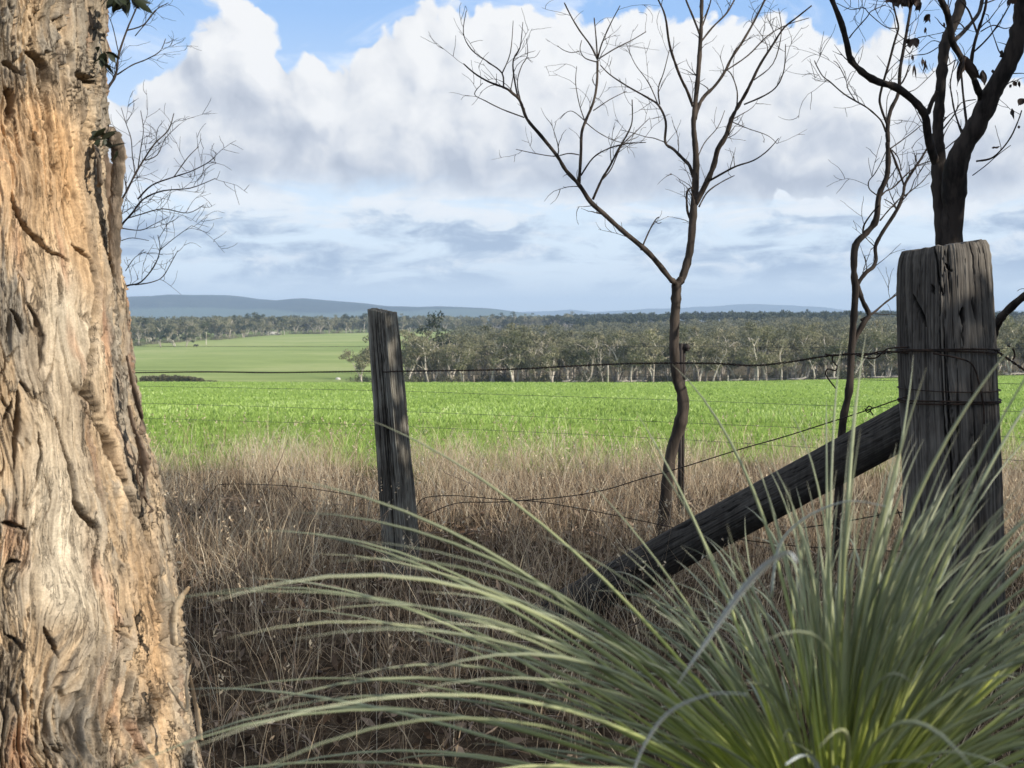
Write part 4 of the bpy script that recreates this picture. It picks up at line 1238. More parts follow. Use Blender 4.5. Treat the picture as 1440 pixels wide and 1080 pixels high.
# ------------------------------------------------------------------ bare saplings
def c3(l): return [(640 + .3888 * x, .3888 * y) for x, y in l]
def c4(l): return [(1130 + .2222 * x, .2222 * y) for x, y in l]
def c5(l): return [(1130 + .2222 * x, 200 + .2222 * y) for x, y in l]
def c6(l): return [(120 + .389 * x, .389 * y) for x, y in l]
def twigs(tb, pts, rad, r, dens, L, Y, depth=0, tone=.5, upb=.35, fwd=False):
    """fine curving twigs along a branch"""
    tot = sum((b - a).length for a, b in zip(pts[:-1], pts[1:]))
    n = int(tot * dens * r.uniform(.7, 1.3))
    for _ in range(n):
        i = int(r.uniform(.25 if depth == 0 else .1, 1) * (len(pts) - 1.01)); p = pts[i].lerp(pts[i + 1], r.random())
        t_ = (pts[i + 1] - pts[i]).normalized()
        side = Vector((r.gauss(0, 1), r.gauss(0, .7), r.gauss(0, 1))); side = (side - side.dot(t_) * t_).normalized()
        d = (t_ * r.uniform(.3, 1) + side * r.uniform(.5, 1.1) + Vector((0, 0, upb * r.random()))).normalized()
        l = L * r.uniform(.35, 1.3); k = 6; q_ = p.copy(); out = [q_.copy()]; bend = Vector((r.gauss(0, .11), r.gauss(0, .08), r.gauss(.05, .10)))
        for s_ in range(k):
            d = (d + bend + Vector((r.gauss(0, .13), r.gauss(0, .1), r.gauss(0, .13)))).normalized(); q_ = q_ + d * l / k; out.append(q_.copy())
        r0 = min(rad[min(i, len(rad) - 1)] * .5, .0042) * r.uniform(.6, 1) if depth == 0 else rad[0] * .6
        r0 = max(r0, .0014)
        tb.add(out, np.linspace(r0, .0009, len(out)), 4, False, tone=tone)
        if depth < 1:
            twigs(tb, out, [r0] * len(out), r, dens * 1.7, L * .5, Y, depth + 1, tone, upb)

def sapling(name, Y, trunk, stems, label, mat, seed, tw_dens=5.0, tw_len=.17, jit=.25, leaves=None):
    r = random.Random(seed)
    base = P(trunk[0][0][0], trunk[0][0][1], Y); z0 = tz(base.x, Y)
    root = empty(name, (base.x, Y, z0), label, 'tree')
    known = []
    def conv(pp, rad, y0, y1, attach=False):
        n = len(pp)
        if attach:
            def pxd(k): return (k[0] - pp[0][0]) ** 2 + (k[1] - pp[0][1]) ** 2
            near = min(known, key=pxd); sh = near[2] - Y
            y1 = sh + (y1 - y0); y0 = sh
        pts = [P(x, y, Y + y0 + (y1 - y0) * i / (n - 1)) - root.location for i, (x, y) in enumerate(pp)]
        for i in range(n - 1):
            for f in (0, .25, .5, .75, 1):
                known.append((pp[i][0] * (1 - f) + pp[i + 1][0] * f, pp[i][1] * (1 - f) + pp[i + 1][1] * f, Y + y0 + (y1 - y0) * (i + f) / (n - 1)))
        pts2 = smooth_poly(pts, 4)
        rr = np.interp(np.linspace(0, 1, len(pts2)), np.linspace(0, 1, len(rad)), rad) * Y / F * .45
        rr = rr * (1 + .07 * np.array([r.gauss(0, 1) for _ in rr]))
        return pts2, rr
    tb = Tubes(); tw = Tubes()
    pts, rr = conv(*trunk[:2], 0, 0)
    if pts[0].z > -.05:
        pts = [Vector((pts[0].x, pts[0].y, -.15))] + pts; rr = np.concatenate([[rr[0] * 1.35], rr])
    tb.add(pts, rr, 12, wob=.035)
    link('trunk', tb.mesh('trunk'), mat, root)
    for st in stems:
        pp, rad = st[0], st[1]; y0 = st[2] if len(st) > 2 else 0.0; y1 = st[3] if len(st) > 3 else y0 + r.uniform(-jit, jit)
        pts, rr = conv(pp, rad, y0, y1, True)
        tb = Tubes(); big = max(rad) > 3.4
        tb.add(pts, rr, 9 if big else 6, wob=.03, tone=.45)
        link('limb' if big else 'branch', tb.mesh('branch'), mat, root)
        twigs(tw, pts, list(rr), r, tw_dens, tw_len, Y)
    if tw.V: tag(link('twigs', tw.mesh('twigs'), mat, root), kind='stuff')
    return root

S1 = [ ([(951, 402), (948, 396)] + c3([(780, 1010), (740, 960), (690, 905), (600, 830), (540, 775), (490, 730), (450, 670), (400, 615), (370, 565), (310, 490), (260, 430), (235, 365), (205, 335), (180, 318), (120, 295), (70, 265), (30, 230)]), [9, 8.5, 8, 7, 6, 5, 4, 3, 1.6], 0, -.5),
       (c3([(448, 662), (455, 560), (458, 480), (475, 430), (500, 370), (513, 300), (515, 220)]), [5, 4.4, 4, 3.6], -.2, .0),
       (c3([(515, 215), (490, 165), (450, 110), (420, 60), (395, 10)]), [3, 2.4, 2], 0, .1), (c3([(515, 215), (510, 140), (503, 65)]), [2.8, 2, 1.8], 0, .1),
       (c3([(515, 215), (530, 160), (560, 90), (597, 20)]), [2.8, 2, 1.2], 0, -.1), (c3([(520, 212), (580, 175), (640, 145), (690, 115)]), [2.2, 1.8, 1.4], 0, .1),
       (c3([(515, 225), (470, 210), (452, 180), (458, 145)]), [2, 1.5, 1], 0, 0), (c3([(450, 185), (420, 190), (390, 180), (370, 165)]), [1.4, 1.2, 1], 0, 0),
       (c3([(498, 722), (530, 650), (560, 600), (590, 540), (620, 490), (640, 440), (640, 360)]), [4, 3.2, 2.4, 1.5], -.2, -.3), (c3([(530, 652), (565, 610), (600, 530), (650, 480), (700, 430)]), [2.2, 1.8, 1], -.2, -.1),
       (c3([(455, 635), (500, 570), (560, 535), (620, 520), (690, 515)]), [2.8, 2, 1.2], -.2, -.3), (c3([(448, 560), (410, 555), (360, 565), (290, 555), (220, 540)]), [1.8, 1.5, 1], -.2, -.2),
       (c3([(170, 265), (200, 190), (210, 75)]), [1.8, 1.5, 1], -.4, -.4), (c3([(228, 355), (215, 290), (210, 220), (235, 170), (245, 80)]), [3, 2.2, 1.2], -.35, -.3),
       (c3([(238, 370), (225, 300), (240, 240), (262, 200), (258, 140)]), [1.8, 1.5, 1], -.3, -.2),
       (c3([(175, 320), (170, 265), (120, 225), (60, 180), (30, 120), (40, 40)]), [2.6, 2, 1.5, 1.1], -.35, -.3), (c3([(250, 425), (170, 395), (110, 365), (70, 340), (100, 300)]), [2, 1.5, 1], -.3, -.4),
       (c3([(475, 445), (520, 480), (580, 510), (640, 520)]), [1.6, 1.3, 1], -.1, 0), (c3([(500, 400), (560, 360), (620, 330)]), [1.6, 1.3, 1], -.1, 0),
       (c3([(470, 440), (450, 380), (436, 300), (440, 240)]), [1.6, 1.3, 1], -.1, 0), (c3([(468, 436), (430, 405), (405, 405), (380, 430)]), [1.4, 1.2, .9], -.1, 0),
       (c3([(672, 905), (700, 840), (725, 795), (738, 785)]), [3, 2.2, 1.6], 0, 0), (c3([(722, 800), (735, 808), (746, 804)]), [1.2, 1], 0, 0),
       ([(951, 402), (957, 394)] + c3([(820, 1010), (845, 930), (855, 850), (862, 760), (868, 680), (872, 600), (868, 520), (862, 450), (868, 380), (878, 280), (885, 180), (890, 90), (892, 0), (893, -100), (880, -260)]), [12, 12, 12, 11.5, 11, 9, 8, 7, 6.5, 6, 5], 0, .2),
       (c3([(862, 640), (848, 600), (830, 580), (790, 540), (760, 515), (762, 440), (735, 380), (690, 350), (620, 310), (560, 270), (525, 235)]), [6, 5, 4.5, 4, 3, 2.4, 1.6], .05, .3),
       (c3([(868, 740), (900, 680), (935, 600), (950, 540), (980, 490), (1000, 430), (1020, 390), (1050, 340), (1075, 290), (1105, 230), (1150, 160), (1190, 100), (1240, 60), (1290, 20)]), [9, 9, 8, 7, 5.5, 4.5, 3.5, 2.5, 2], 0, -.4),
       (c3([(868, 430), (880, 385), (900, 350), (940, 310), (975, 260), (1000, 210), (1040, 150), (1080, 80), (1120, 0), (1160, -90)]), [6, 6, 5, 4.4, 4, 3.4, 3], .05, .3),
       (c3([(860, 385), (840, 330), (820, 290), (800, 240), (775, 160), (760, 60), (735, 0), (700, -60)]), [5, 4.4, 4, 3.6, 2.6, 2], .05, -.2),
       (c3([(885, 125), (860, 60), (835, 0), (815, -60)]), [3.5, 3, 2.4], .1, .0), (c3([(887, 155), (930, 100), (980, 50), (1010, 0), (1040, -60)]), [3.4, 3, 2], .1, .3), (c3([(890, 105), (910, 50), (925, 0), (930, -60)]), [3, 2.4, 1.6], .1, .2),
       (c3([(918, 655), (980, 620), (1020, 600), (1080, 580), (1130, 545), (1170, 500)]), [3.6, 3, 2, 1.2], -.05, -.3), (c3([(882, 748), (905, 705), (930, 680), (970, 655), (1010, 635)]), [3, 2.2, 1.4], 0, .1),
       (c3([(1018, 392), (1020, 330), (1000, 270), (978, 250)]), [2.6, 2, 1.3], -.2, 0), (c3([(1045, 378), (1120, 345), (1165, 310), (1190, 250), (1195, 160)]), [2.8, 2.2, 1.2], -.25, -.4),
       (c3([(740, 378), (735, 320), (755, 260), (775, 180)]), [2.6, 1.8, 1.2], .2, .1), (c3([(980, 255), (1060, 200), (1130, 130), (1200, 90), (1280, 65)]), [2.4, 2, 1.3], .1, .3),
       (c3([(850, 790), (840, 760), (838, 700), (850, 680)]), [4.5, 3.6, 3], .0, 0), (c3([(1000, 440), (1060, 465), (1130, 490), (1165, 520)]), [1.5, 1.2, .9], -.2, -.3),
       (c3([(760, 515), (720, 500), (690, 495), (640, 480), (600, 470)]), [1.6, 1.3, 1], .2, .3), (c3([(735, 380), (700, 300), (650, 230), (620, 160)]), [2, 1.4, 1], .2, .3),
       (c3([(1080, 290), (1150, 230), (1180, 120), (1170, 30)]), [2, 1.6, 1], -.3, -.3), (c3([(870, 590), (900, 520), (950, 460), (975, 400)]), [2.2, 1.6, 1], 0, .1)]
t1 = [(930, 775), (935, 720), (938, 680), (945, 633), (956, 598), (961, 572), (958, 549), (951, 528), (948, 486), (949, 450), (951, 420), (951, 398)]
sapling('bare_sapling', 6.0, (t1, [24, 22, 19, 18, 19, 18, 17, 16, 15, 15, 15, 15]), S1,
        'tall bare forked sapling with a crooked trunk, standing right of centre', M_brownbark, 1, 8, .19)

t2 = [(1179, 770), (1179, 720), (1180, 685), (1185, 595), (1194, 550), (1197, 494), (1200, 456), (1203, 410), (1201, 382), (1203, 345), (1219, 327), (1232, 309), (1236, 275), (1247, 249), (1249, 222), (1248, 200)]
S2 = [(c4([(535, 900), (532, 800), (550, 700), (600, 590), (610, 450), (635, 300), (665, 130), (685, 0), (690, -150)]), [7, 6.5, 6, 5.5, 5, 4.5, 3.5], 0, .2),
      ([(1195, 500), (1202, 478), (1216, 452), (1222, 442), (1214, 425)] + c5([(350, 930), (348, 890), (395, 825), (440, 790), (458, 740), (455, 660), (500, 570), (590, 430), (630, 330), (640, 270), (680, 200), (740, 110), (770, 60)]) + [(1330, 165)], [9, 8, 7.5, 6.5, 6, 6, 5, 4, 3], -.05, .2),
      (c5([(548, 40), (600, 170), (635, 270)]), [3.6, 3.4, 3], 0, 0),
      (c4([(520, 835), (500, 780), (470, 740), (400, 680), (330, 640), (250, 590), (170, 520), (120, 480), (80, 410), (70, 385)]), [3, 2.4, 2, 1.4], 0, -.3), (c4([(330, 640), (280, 560), (270, 510), (220, 410), (190, 385)]), [1.8, 1.4, 1], -.1, -.2),
      (c4([(530, 790), (490, 680), (485, 600), (540, 400), (580, 250), (600, 180), (590, 120), (560, 0), (550, -80)]), [4, 3.6, 3, 2.2], 0, -.2), (c4([(520, 780), (525, 700), (530, 620), (555, 560)]), [1.6, 1.3, 1], 0, 0),
      (c5([(480, 350), (520, 310), (570, 285), (650, 205), (720, 150), (800, 120)]), [3, 2.4, 1.6], 0, .2), (c5([(375, 580), (385, 520), (440, 440), (480, 400)]), [3, 2.6, 2], 0, -.1),
      (c5([(485, 495), (530, 440), (600, 365), (640, 330)]), [2.6, 2.2, 1.8], -.1, 0), (c5([(480, 345), (420, 300), (412, 250), (450, 200), (490, 130), (520, 60)]), [2, 1.6, 1.2], 0, -.2), (c5([(590, 430), (560, 390), (510, 360)]), [2, 1.8, 1.4], .1, 0),
      (c5([(640, 340), (690, 300), (750, 250), (800, 190)]), [2.2, 1.8, 1.2], .1, .3), ([(1211, 450), (1228, 440), (1247, 424), (1266, 411), (1290, 396)], [4, 3, 2.4], 0, .2),
      (c4([(550, 940), (620, 890), (700, 830), (740, 795)]), [2.2, 1.8, 1.2], 0, .2), (c4([(560, 950), (600, 1000), (620, 1080)]), [2, 1.8, 1.6], 0, .1),
      (c4([(610, 590), (700, 570), (780, 500), (830, 450)]), [1.8, 1.4, 1], .1, .3), (c4([(640, 250), (590, 200), (570, 100), (540, 60)]), [1.6, 1.3, 1], .1, .1), (c4([(600, 180), (520, 170), (420, 90), (380, 50), (300, 60), (210, 20)]), [1.8, 1.4, 1], -.1, -.3),
      (c4([(290, 240), (320, 200), (400, 110), (430, 70), (520, 30)]), [2.2, 1.8, 1.2], -.1, 0)]
sapling('bare_sapling', 5.3, (t2, [17, 16, 14, 12, 12, 11, 11, 11, 11, 11, 10, 9.5, 9, 8.5, 8, 7.5]), S2,
        'slender twisted bare sapling with two winding stems, just left of the strainer post', M_darkbark, 2, 9, .22)

t3 = [(1336, 880), (1336, 700), (1335, 520), (1335, 420), (1335, 345), (1336, 310), (1337, 285)]
S3 = [([(1327, 350), (1323, 300), (1320, 262)] + c4([(855, 1010), (850, 900), (850, 800), (865, 600), (880, 400), (900, 260), (950, 150), (990, 50), (1000, -60), (1010, -200)]) + [(1340, -110), (1352, -190), (1345, -280)], [22, 24, 23, 19, 17, 17, 17, 17, 16, 15, 12, 8, 3], 0, .2),
      ([(1340, 350), (1341, 300), (1342, 265)] + c4([(960, 1080), (1000, 950), (1080, 820), (1150, 680), (1200, 570), (1270, 450), (1330, 320), (1370, 150), (1390, 0), (1400, -160)]) + [(1446, -120), (1470, -220), (1462, -330)], [28, 32, 36, 34, 29, 30, 29, 26, 25, 24, 22, 20, 14, 8, 3], 0, -.3),
      (c4([(840, 1040), (812, 960), (785, 850), (770, 740), (720, 660), (600, 560), (480, 520), (390, 470), (300, 380), (275, 280), (240, 150), (180, 0), (150, -80)]) + [(1150, -70), (1120, -130), (1105, -200)], [13, 13, 12, 12, 11, 9.5, 9, 8, 7, 5, 2], 0, -.5),
      (c4([(785, 720), (810, 650), (845, 580)]), [8, 7, 7], 0, 0),
      (c4([(1125, 630), (1100, 560), (1070, 480), (1020, 400), (990, 350), (940, 260), (920, 130), (900, 60), (870, 0), (840, -80)]), [10, 9.5, 9, 9, 8.5, 8], -.15, -.5),
      (c4([(1035, 810), (1022, 700), (1010, 600), (1000, 480), (1000, 380)]), [4, 3.4, 2.6], -.1, .1), (c4([(1010, 870), (960, 720), (940, 620), (930, 520), (960, 380)]), [3, 2.4, 1.6], -.1, .2),
      (c4([(1060, 430), (1070, 330), (1100, 210), (1130, 120), (1150, 50), (1160, -20)]), [5, 4.6, 4, 3.6], -.2, -.3), (c4([(1075, 330), (1140, 270), (1200, 200), (1260, 110), (1310, 20)]), [3, 2.6, 2], -.25, -.3),
      (c4([(1100, 215), (1070, 130), (1040, 60), (990, 0)]), [3.4, 3, 2.2], -.25, -.2), (c4([(950, 260), (1000, 215), (1050, 160), (1110, 80), (1130, 0)]), [6, 6, 5.5], 0, .3),
      (c4([(1120, 200), (1200, 160), (1270, 180), (1320, 170)]), [2, 1.6, 1.2], -.25, -.3), (c4([(880, 820), (950, 730), (1000, 650), (1090, 630)]), [2.4, 2, 1.4], 0, .1),
      (c4([(1095, 1020), (1180, 1005), (1240, 960), (1310, 870), (1360, 760), (1380, 700)]), [3, 2.4, 1.6], -.2, -.5), (c4([(1070, 1110), (1150, 1050), (1230, 980), (1310, 920)]), [1.8, 1.5, 1], -.2, -.4),
      (c4([(900, 940), (960, 890), (1010, 860)]), [2, 1.6, 1.2], 0, .1), (c4([(850, 300), (780, 340), (700, 350), (640, 365)]), [1.8, 1.5, 1], 0, 0), (c4([(870, 270), (810, 260), (730, 330)]), [1.6, 1.3, 1], 0, .1),
      (c4([(1250, 360), (1256, 335), (1250, 320)]), [5, 4, 3], -.3, -.3),
      ([(1338, 700), (1355, 640), (1375, 560), (1388, 500), (1398, 468), (1405, 450), (1420, 434), (1440, 417), (1475, 395), (1520, 380)], [15, 14, 13, 12, 11, 9], -.05, -.5)]
tree3 = sapling('forked_tree', 4.6, (t3, [40, 40, 39, 38, 37, 36, 30]), S3,
        'dark forked tree rising behind the strainer post, with curled dead leaves', M_darkbark, 3, 5.0, .18)
items = []
def dl(cx_, cy_, wpx, hpx, n, dy=-.2):
    x, y = 1130 + .2222 * cx_, .2222 * cy_
    for _ in range(n):
        s_ = 4.4 / F
        items.append((P(x + RND.uniform(-.3, .3) * wpx, y - hpx * .45 + RND.uniform(-.1, .1) * hpx, 4.6 + dy + RND.uniform(-.02, .02)) - tree3.location,
                      (RND.uniform(-.6, .6), RND.uniform(-.5, .5), -1), hpx * s_ * RND.uniform(.6, 1.05), wpx * s_ * RND.uniform(.3, .85)))
dl(1020, 450, 20, 40, 7, -.45); dl(1130, 490, 17, 22, 5, -.35); dl(690, 275, 18, 15, 7, .1); dl(560, 10, 22, 12, 6); dl(630, 20, 26, 18, 8); dl(700, 20, 22, 20, 8); dl(740, 50, 8, 20, 3)
dl(790, 120, 12, 17, 4); dl(770, 200, 6, 14, 2); dl(760, 410, 12, 20, 4); dl(700, 470, 4, 26, 2); dl(780, 460, 4, 14, 1); dl(685, 370, 5, 11, 2); dl(670, 200, 7, 7, 2); dl(890, 160, 5, 9, 2)
dl(1315, 720, 8, 15, 3, -.4); dl(1350, 530, 12, 11, 4, -.4); dl(1380, 660, 12, 16, 5, -.4); dl(1215, 935, 12, 4, 2, -.3); dl(1360, 805, 6, 6, 2, -.4); dl(1200, 450, 5, 6, 1, -.4); dl(1315, 15, 9, 12, 3, -.4); dl(1310, 545, 6, 6, 2, -.4)
M_deadleaf = ribbon_mat('dead_leaf', [(0, (.02, .014, .012)), (1, (.09, .06, .045))], .12, .7)
leaf_mesh('dead_leaves', items, M_deadleaf, tree3)

# the sapling whose stem is hidden by the big eucalypt
t4 = [(60, 760), (70, 600), (95, 480), (118, 400), (125, 330), (120, 250), (122, 190), (118, 100), (112, 0), (108, -80)]
S4 = [([(120, 170)] + c6([(35, 390), (80, 320), (110, 270), (120, 200), (150, 110), (180, 40), (200, -10)]), [5, 4.5, 3.6, 2.8, 2], 0, .3), (c6([(115, 270), (170, 235), (220, 215), (270, 185), (290, 140)]), [2.2, 1.8, 1.2], 0, .2),
      (c6([(120, 190), (100, 100), (85, 60)]), [1.8, 1.4, 1], 0, 0), (c6([(150, 110), (210, 90), (250, 40), (300, 10)]), [2.2, 1.8, 1.2], 0, .2), (c6([(180, 130), (230, 70), (270, 20)]), [1.6, 1.3, 1], 0, 0),
      ([(122, 400), (150, 345)] + c6([(125, 800), (125, 740), (150, 690), (180, 630), (210, 580), (250, 520), (300, 470), (320, 410)]), [4, 3.6, 3.4, 3, 2.4, 1.4], 0, .3), (c6([(180, 630), (170, 560), (165, 500), (145, 440), (130, 390)]), [2, 1.6, 1], 0, .2),
      (c6([(190, 610), (200, 540), (210, 470), (200, 400)]), [2, 1.5, 1], 0, -.2), (c6([(215, 580), (260, 560), (290, 500), (340, 450)]), [1.8, 1.5, 1], 0, .1),
      ([(122, 400), (150, 350)] + c6([(130, 815), (170, 770), (210, 720), (280, 690), (380, 680), (470, 645)]), [4, 3.4, 2.6, 2, 1], 0, -.3), (c6([(190, 720), (240, 670), (320, 640), (380, 620), (440, 590), (470, 565)]), [2.6, 2, 1.2], 0, -.2),
      (c6([(150, 790), (200, 775), (280, 755), (370, 770), (430, 740)]), [2, 1.6, 1], 0, .2), (c6([(130, 825), (200, 832), (250, 810), (300, 785)]), [1.8, 1.4, 1], 0, -.1), (c6([(320, 640), (370, 570), (410, 530)]), [1.6, 1.3, 1], 0, 0),
      ([(115, 440), (150, 418)] + c6([(145, 1035), (200, 1020), (250, 960), (270, 900), (262, 850)]), [3.2, 2.8, 2, 1.2], 0, .2), (c6([(180, 1030), (240, 1020), (280, 1000), (310, 950), (335, 905)]), [2, 1.6, 1], 0, .2),
      (c6([(268, 905), (310, 870), (350, 840), (385, 815)]), [1.6, 1.2, .9], .1, .1), (c6([(145, 980), (180, 930), (220, 910)]), [1.4, 1.1, .9], .1, .1), (c6([(130, 870), (170, 860), (230, 870)]), [1.4, 1.1, .9], .1, .1)]
sapling('bare_sapling', 6.2, (t4, [20, 18, 17, 16, 14, 12, 11, 10, 8, 7]), S4,
        'bare twiggy sapling reaching out from behind the big peeling eucalypt', M_darkbark, 4, 11.0, .20)

# ------------------------------------------------------------------ grass tree in the foreground
GC = Vector((.300, 1.00, .775))
gt = empty('grass_tree', (GC.x, GC.y, tz(GC.x, GC.y)), 'large arching grass tree with a dense fountain of narrow green leaves, lower right', 'plant')
zo = GC.z - gt.location.z
r = np.random.default_rng(21)
tb = Tubes(); zz_ = np.linspace(-.1, zo - .03, 30)
tb.add([(0, 0, z) for z in zz_], .095 + .012 * r.standard_normal(30), 20, wob=.10, tone=.3)
link('trunk', tb.mesh('trunk'), M_rail, gt)
n = 780
az_ = r.random(n) * 2 * math.pi
th0_ = np.abs(r.random(n)) ** 1.12 * 1.40 + .03
L = np.interp(th0_, [0, .5, .9, 1.5], [.26, .31, .40, .47]) + .13 * r.random(n) + .16 * (r.random(n) < .10)
curl = .25 + .50 * r.random(n) + .55 * th0_
nl = 44        # long leaves sweeping left
az_[:nl] = 2.95 + .95 * r.random(nl); th0_[:nl] = .62 + .55 * r.random(nl); L[:nl] = .50 + .20 * r.random(nl); curl[:nl] = .75 + .45 * r.random(nl)
nu = 18        # a few tall ones standing clear of the fan
th0_[nl:nl + nu] = .05 + .5 * r.random(nu); L[nl:nl + nu] = .33 + .11 * r.random(nu); curl[nl:nl + nu] = .15 + .4 * r.random(nu)
lw = np.cos(az_) < -.2; lw[:nl + nu] = False
th0_[lw] = np.minimum(th0_[lw] + .28, 1.5); L[lw] *= .86
segs = 16; s = np.linspace(0, 1, segs + 1)
thv = th0_[:, None] + curl[:, None] * s[None] ** 1.7
thv = np.minimum(thv, 2.5)
ds = (L / segs)[:, None]
hx = np.concatenate([np.zeros((n, 1)), np.cumsum(np.sin(thv[:, :-1]) * ds, 1)], 1)
hz_ = np.concatenate([np.zeros((n, 1)), np.cumsum(np.cos(thv[:, :-1]) * ds, 1)], 1)
azv = az_[:, None] + (r.standard_normal(n) * .16)[:, None] * s[None] ** 1.5
st_r = .035 * r.random(n)[:, None]
ctr = np.stack([np.cos(azv) * (hx + st_r), np.sin(azv) * (hx + st_r), hz_ - .05 * (th0_[:, None] / 1.4)], -1)
wpos = ctr + np.array([GC.x, GC.y, GC.z])
dcam = np.linalg.norm(wpos - np.array([0, 0, CAM_Z]), axis=2).min(1)
pxv = 720 + F * wpos[..., 0] / np.maximum(wpos[..., 1], .05)
# leaves must keep clear of the camera; and the ones arching towards it stay few
keep = (dcam > .27) & ((dcam > .55) | (r.random(n) < .75))
leftw = np.cos(az_) < -.3
cut_ = leftw & (r.random(n) < .50); cut_[:nl] = False; keep &= ~cut_
ctr = ctr[keep]; azk = azv[keep]; thk = thv[keep]; n = len(ctr)
wd = (.0036 + .0014 * r.random(n))[:, None] * np.clip(1.1 - .35 * s[None] - .72 * s[None] ** 5, .06, 1.2)
sd = np.stack([-np.sin(azk), np.cos(azk), np.zeros_like(azk)], -1)
nrm = np.stack([-np.cos(thk) * np.cos(azk), -np.cos(thk) * np.sin(azk), np.sin(thk)], -1)
tw_ = (r.random(n) * 3.1)[:, None, None]
s_ax = sd * np.cos(tw_) + nrm * np.sin(tw_); n_ax = -sd * np.sin(tw_) + nrm * np.cos(tw_)
wq = wd[..., None] * .5
ring = np.stack([ctr + s_ax * wq, ctr + n_ax * wq * .62, ctr - s_ax * wq, ctr - n_ax * wq * .62], 2)
Vg = ring.reshape(-1, 3)
k = np.arange(segs)[:, None] * 4; c_ = np.arange(4)[None]; c2_ = (c_ + 1) % 4
one = np.stack([k + c_, k + c2_, k + 4 + c2_, k + 4 + c_], -1).reshape(-1, 4)
Fg = (one[None] + (np.arange(n) * 4 * (segs + 1))[:, None, None]).reshape(-1, 4)
blade_t = np.broadcast_to(s[None, :, None], (n, segs + 1, 4)).reshape(-1)
blade_r = np.repeat(r.random(n), 4 * (segs + 1))
Vg[:, 2] += zo
cr = mesh_np('crown', Vg, Fg, False, {'along': blade_t, 'rnd': blade_r})
m, t, bs = new_mat('grass_tree_leaf')
al, rn = attr(t, 'along'), attr(t, 'rnd')
base_ = t.ramp(al, [(0, (.62, .60, .09)), (.22, (.46, .52, .09)), (.5, (.26, .29, .135)), (.92, (.26, .28, .18)), (1, (.28, .27, .19))])
var = t.ramp(rn, [(0, (.55, .58, .55)), (.5, (1, 1, 1)), (.9, (1.25, 1.22, 1.2)), (1, (1.7, 1.6, 1.5))])
t.l.new(t.mix(1.0, base_, var, 'MULTIPLY'), bs.inputs['Base Color'])
bs.inputs['Roughness'].default_value = .42; bs.inputs['Specular IOR Level'].default_value = .5
link('crown', cr, m, gt)
m2, t, bs = new_mat('bleached_leaf'); bs.inputs['Base Color'].default_value = (.66, .69, .64, 1); bs.inputs['Roughness'].default_value = .5
for pp, yy_, w_ in [([(1120, 790), (1108, 777), (1078, 794), (1040, 835), (1002, 890), (962, 948), (952, 964)], .62, [1.5, 5, 7, 7, 5, 2.5, 1]),
                    ([(1050, 977), (1010, 975), (965, 988), (930, 1012), (900, 1060), (880, 1120)], .66, [2, 4, 5, 4, 3, 3]),
                    ([(1105, 1075), (1130, 1062), (1150, 1080), (1160, 1150)], .8, [2, 6, 6, 4]),
                    ([(1245, 712), (1190, 705), (1130, 730), (1095, 770), (1085, 840)], 1.0, [1.5, 2.5, 3, 3, 3])]:
    pp2 = smooth_poly([P(x, y, yy_ * .9 + .25 * i / len(pp)) - gt.location for i, (x, y) in enumerate(pp)], 4)
    tb = Tubes(); tb.add(pp2, np.interp(np.linspace(0, 1, len(pp2)), np.linspace(0, 1, len(w_)), w_) * .68 * yy_ / F, 6, flat=.35)
    tag(link('leaf', tb.mesh('leaf'), m2, gt), 'pale bent leaf with a frayed tip')

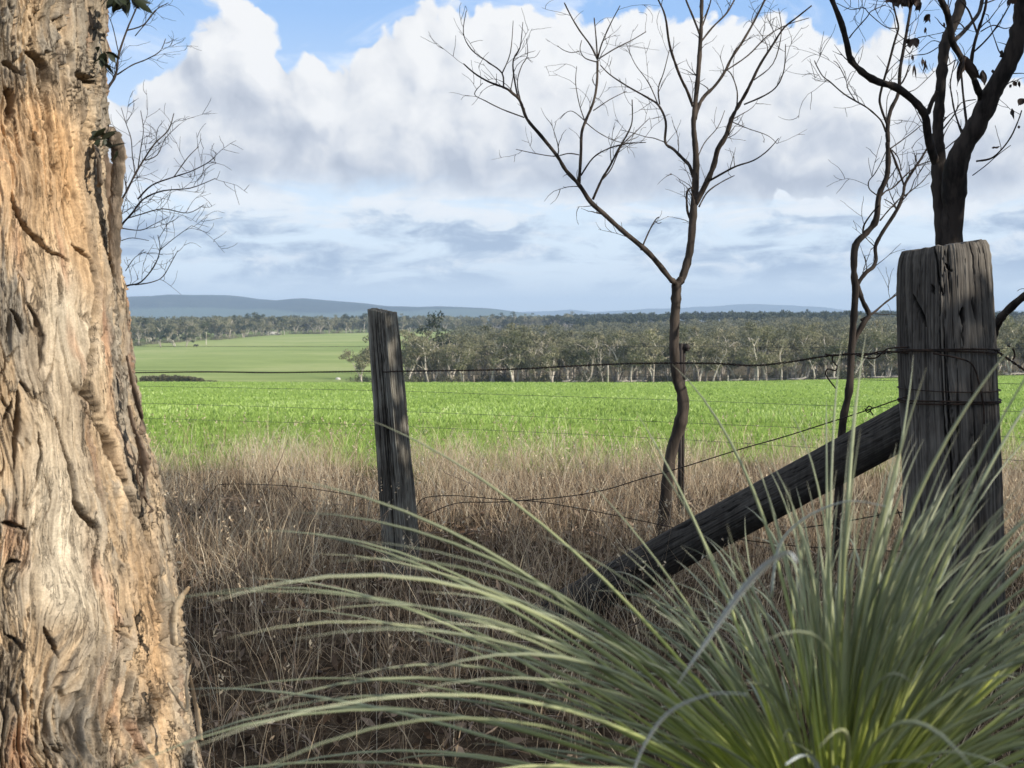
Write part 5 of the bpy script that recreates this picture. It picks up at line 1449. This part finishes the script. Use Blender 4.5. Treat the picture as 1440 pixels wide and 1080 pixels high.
# ------------------------------------------------------------------ unseen bushy gums, added right of the camera to shade the foreground
def shade_tree(u, v, ztop, zbot, rad, n, seed, label):
    r = np.random.default_rng(seed)
    x, y = u * .87 + v * .5, -u * .5 + v * .87
    root = empty('shade_gum', (x, y, tz(x, y)), label, 'tree', 'unseen shade gums added to the right of the viewer')
    tb = Tubes(); tb.add([(0, 0, -.2), (.05, .04, ztop * .4), (-.05, .1, ztop * .8)], [.12, .09, .04], 8)
    for k in range(8):
        a = k * 2.4; h = ztop * (.25 + .07 * k)
        tb.add([(0.02, .03, h), (math.cos(a) * rad * .4, math.sin(a) * rad * .4, h + .3), (math.cos(a) * rad * .8, math.sin(a) * rad * .8, h + .5)], [.04, .03, .012], 5)
    link('trunk', tb.mesh('trunk'), M_palebark, root)
    a = r.random(n) * 6.283; rr = rad * r.random(n) ** .5; z = zbot + (ztop - zbot) * r.random(n) ** 1.35 * (1 + .12 * np.sin(a * 5 + seed) * r.random(n))
    f = np.sqrt(np.clip(1 - ((z - (zbot + ztop) / 2) / ((ztop - zbot) / 2)) ** 6, .15, 1))
    C = np.stack([np.cos(a) * rr * f, np.sin(a) * rr * f, z + .15 * fbm(a * 2, rr * 2, 2, .5, seed % 40)], 1)
    V, Fq = leaf_quads(C, .10 + .10 * r.random(n), .45, r)
    link('crown', mesh_np('crown', V, Fq, False, {'tone': np.repeat(r.random(n), 4)}), M_shade, root)
LBL = 'leafy shade gum added outside the picture on the right'
for i, (u, v, zt_, zb2, rad, n) in enumerate([(4.2, 1.0, 2.75, .1, 1.25, 5200), (4.6, 3.0, 3.6, .1, 1.3, 7500), (5.0, 4.6, 3.8, .3, 1.2, 6000), (1.9, 4.7, 4.9, 2.1, .6, 2000)]):
    shade_tree(u, v, zt_, zb2, rad, n, int(u * 10 + v), 'leafy gum added outside the picture on the right to throw shade, %s in the row from the viewer' % ORD[i])
# ------------------------------------------------------------------ air
me = bpy.data.meshes.new('haze')
x0, x1, y0, y1, z0, z1 = -7200, 7200, -400, 9800, -30, 190
me.from_pydata([(x, y, z) for z in (z0, z1) for y in (y0, y1) for x in (x0, x1)], [],
               [(0, 2, 3, 1), (4, 5, 7, 6), (0, 1, 5, 4), (2, 6, 7, 3), (0, 4, 6, 2), (1, 3, 7, 5)])
mh = bpy.data.materials.new('haze'); mh.use_nodes = True
nt = mh.node_tree; nt.nodes.clear()
vol = nt.nodes.new('ShaderNodeVolumePrincipled'); out = nt.nodes.new('ShaderNodeOutputMaterial')
vol.inputs['Color'].default_value = (.58, .77, 1.0, 1); vol.inputs['Density'].default_value = 2.0e-4; vol.inputs['Anisotropy'].default_value = 0
nt.links.new(vol.outputs[0], out.inputs['Volume'])
tag(link('haze', me, mh), 'thin blue distance haze over the whole countryside', 'haze', kind='stuff')
SC.cycles.volume_bounces = 0
SC.cycles.max_bounces = 6
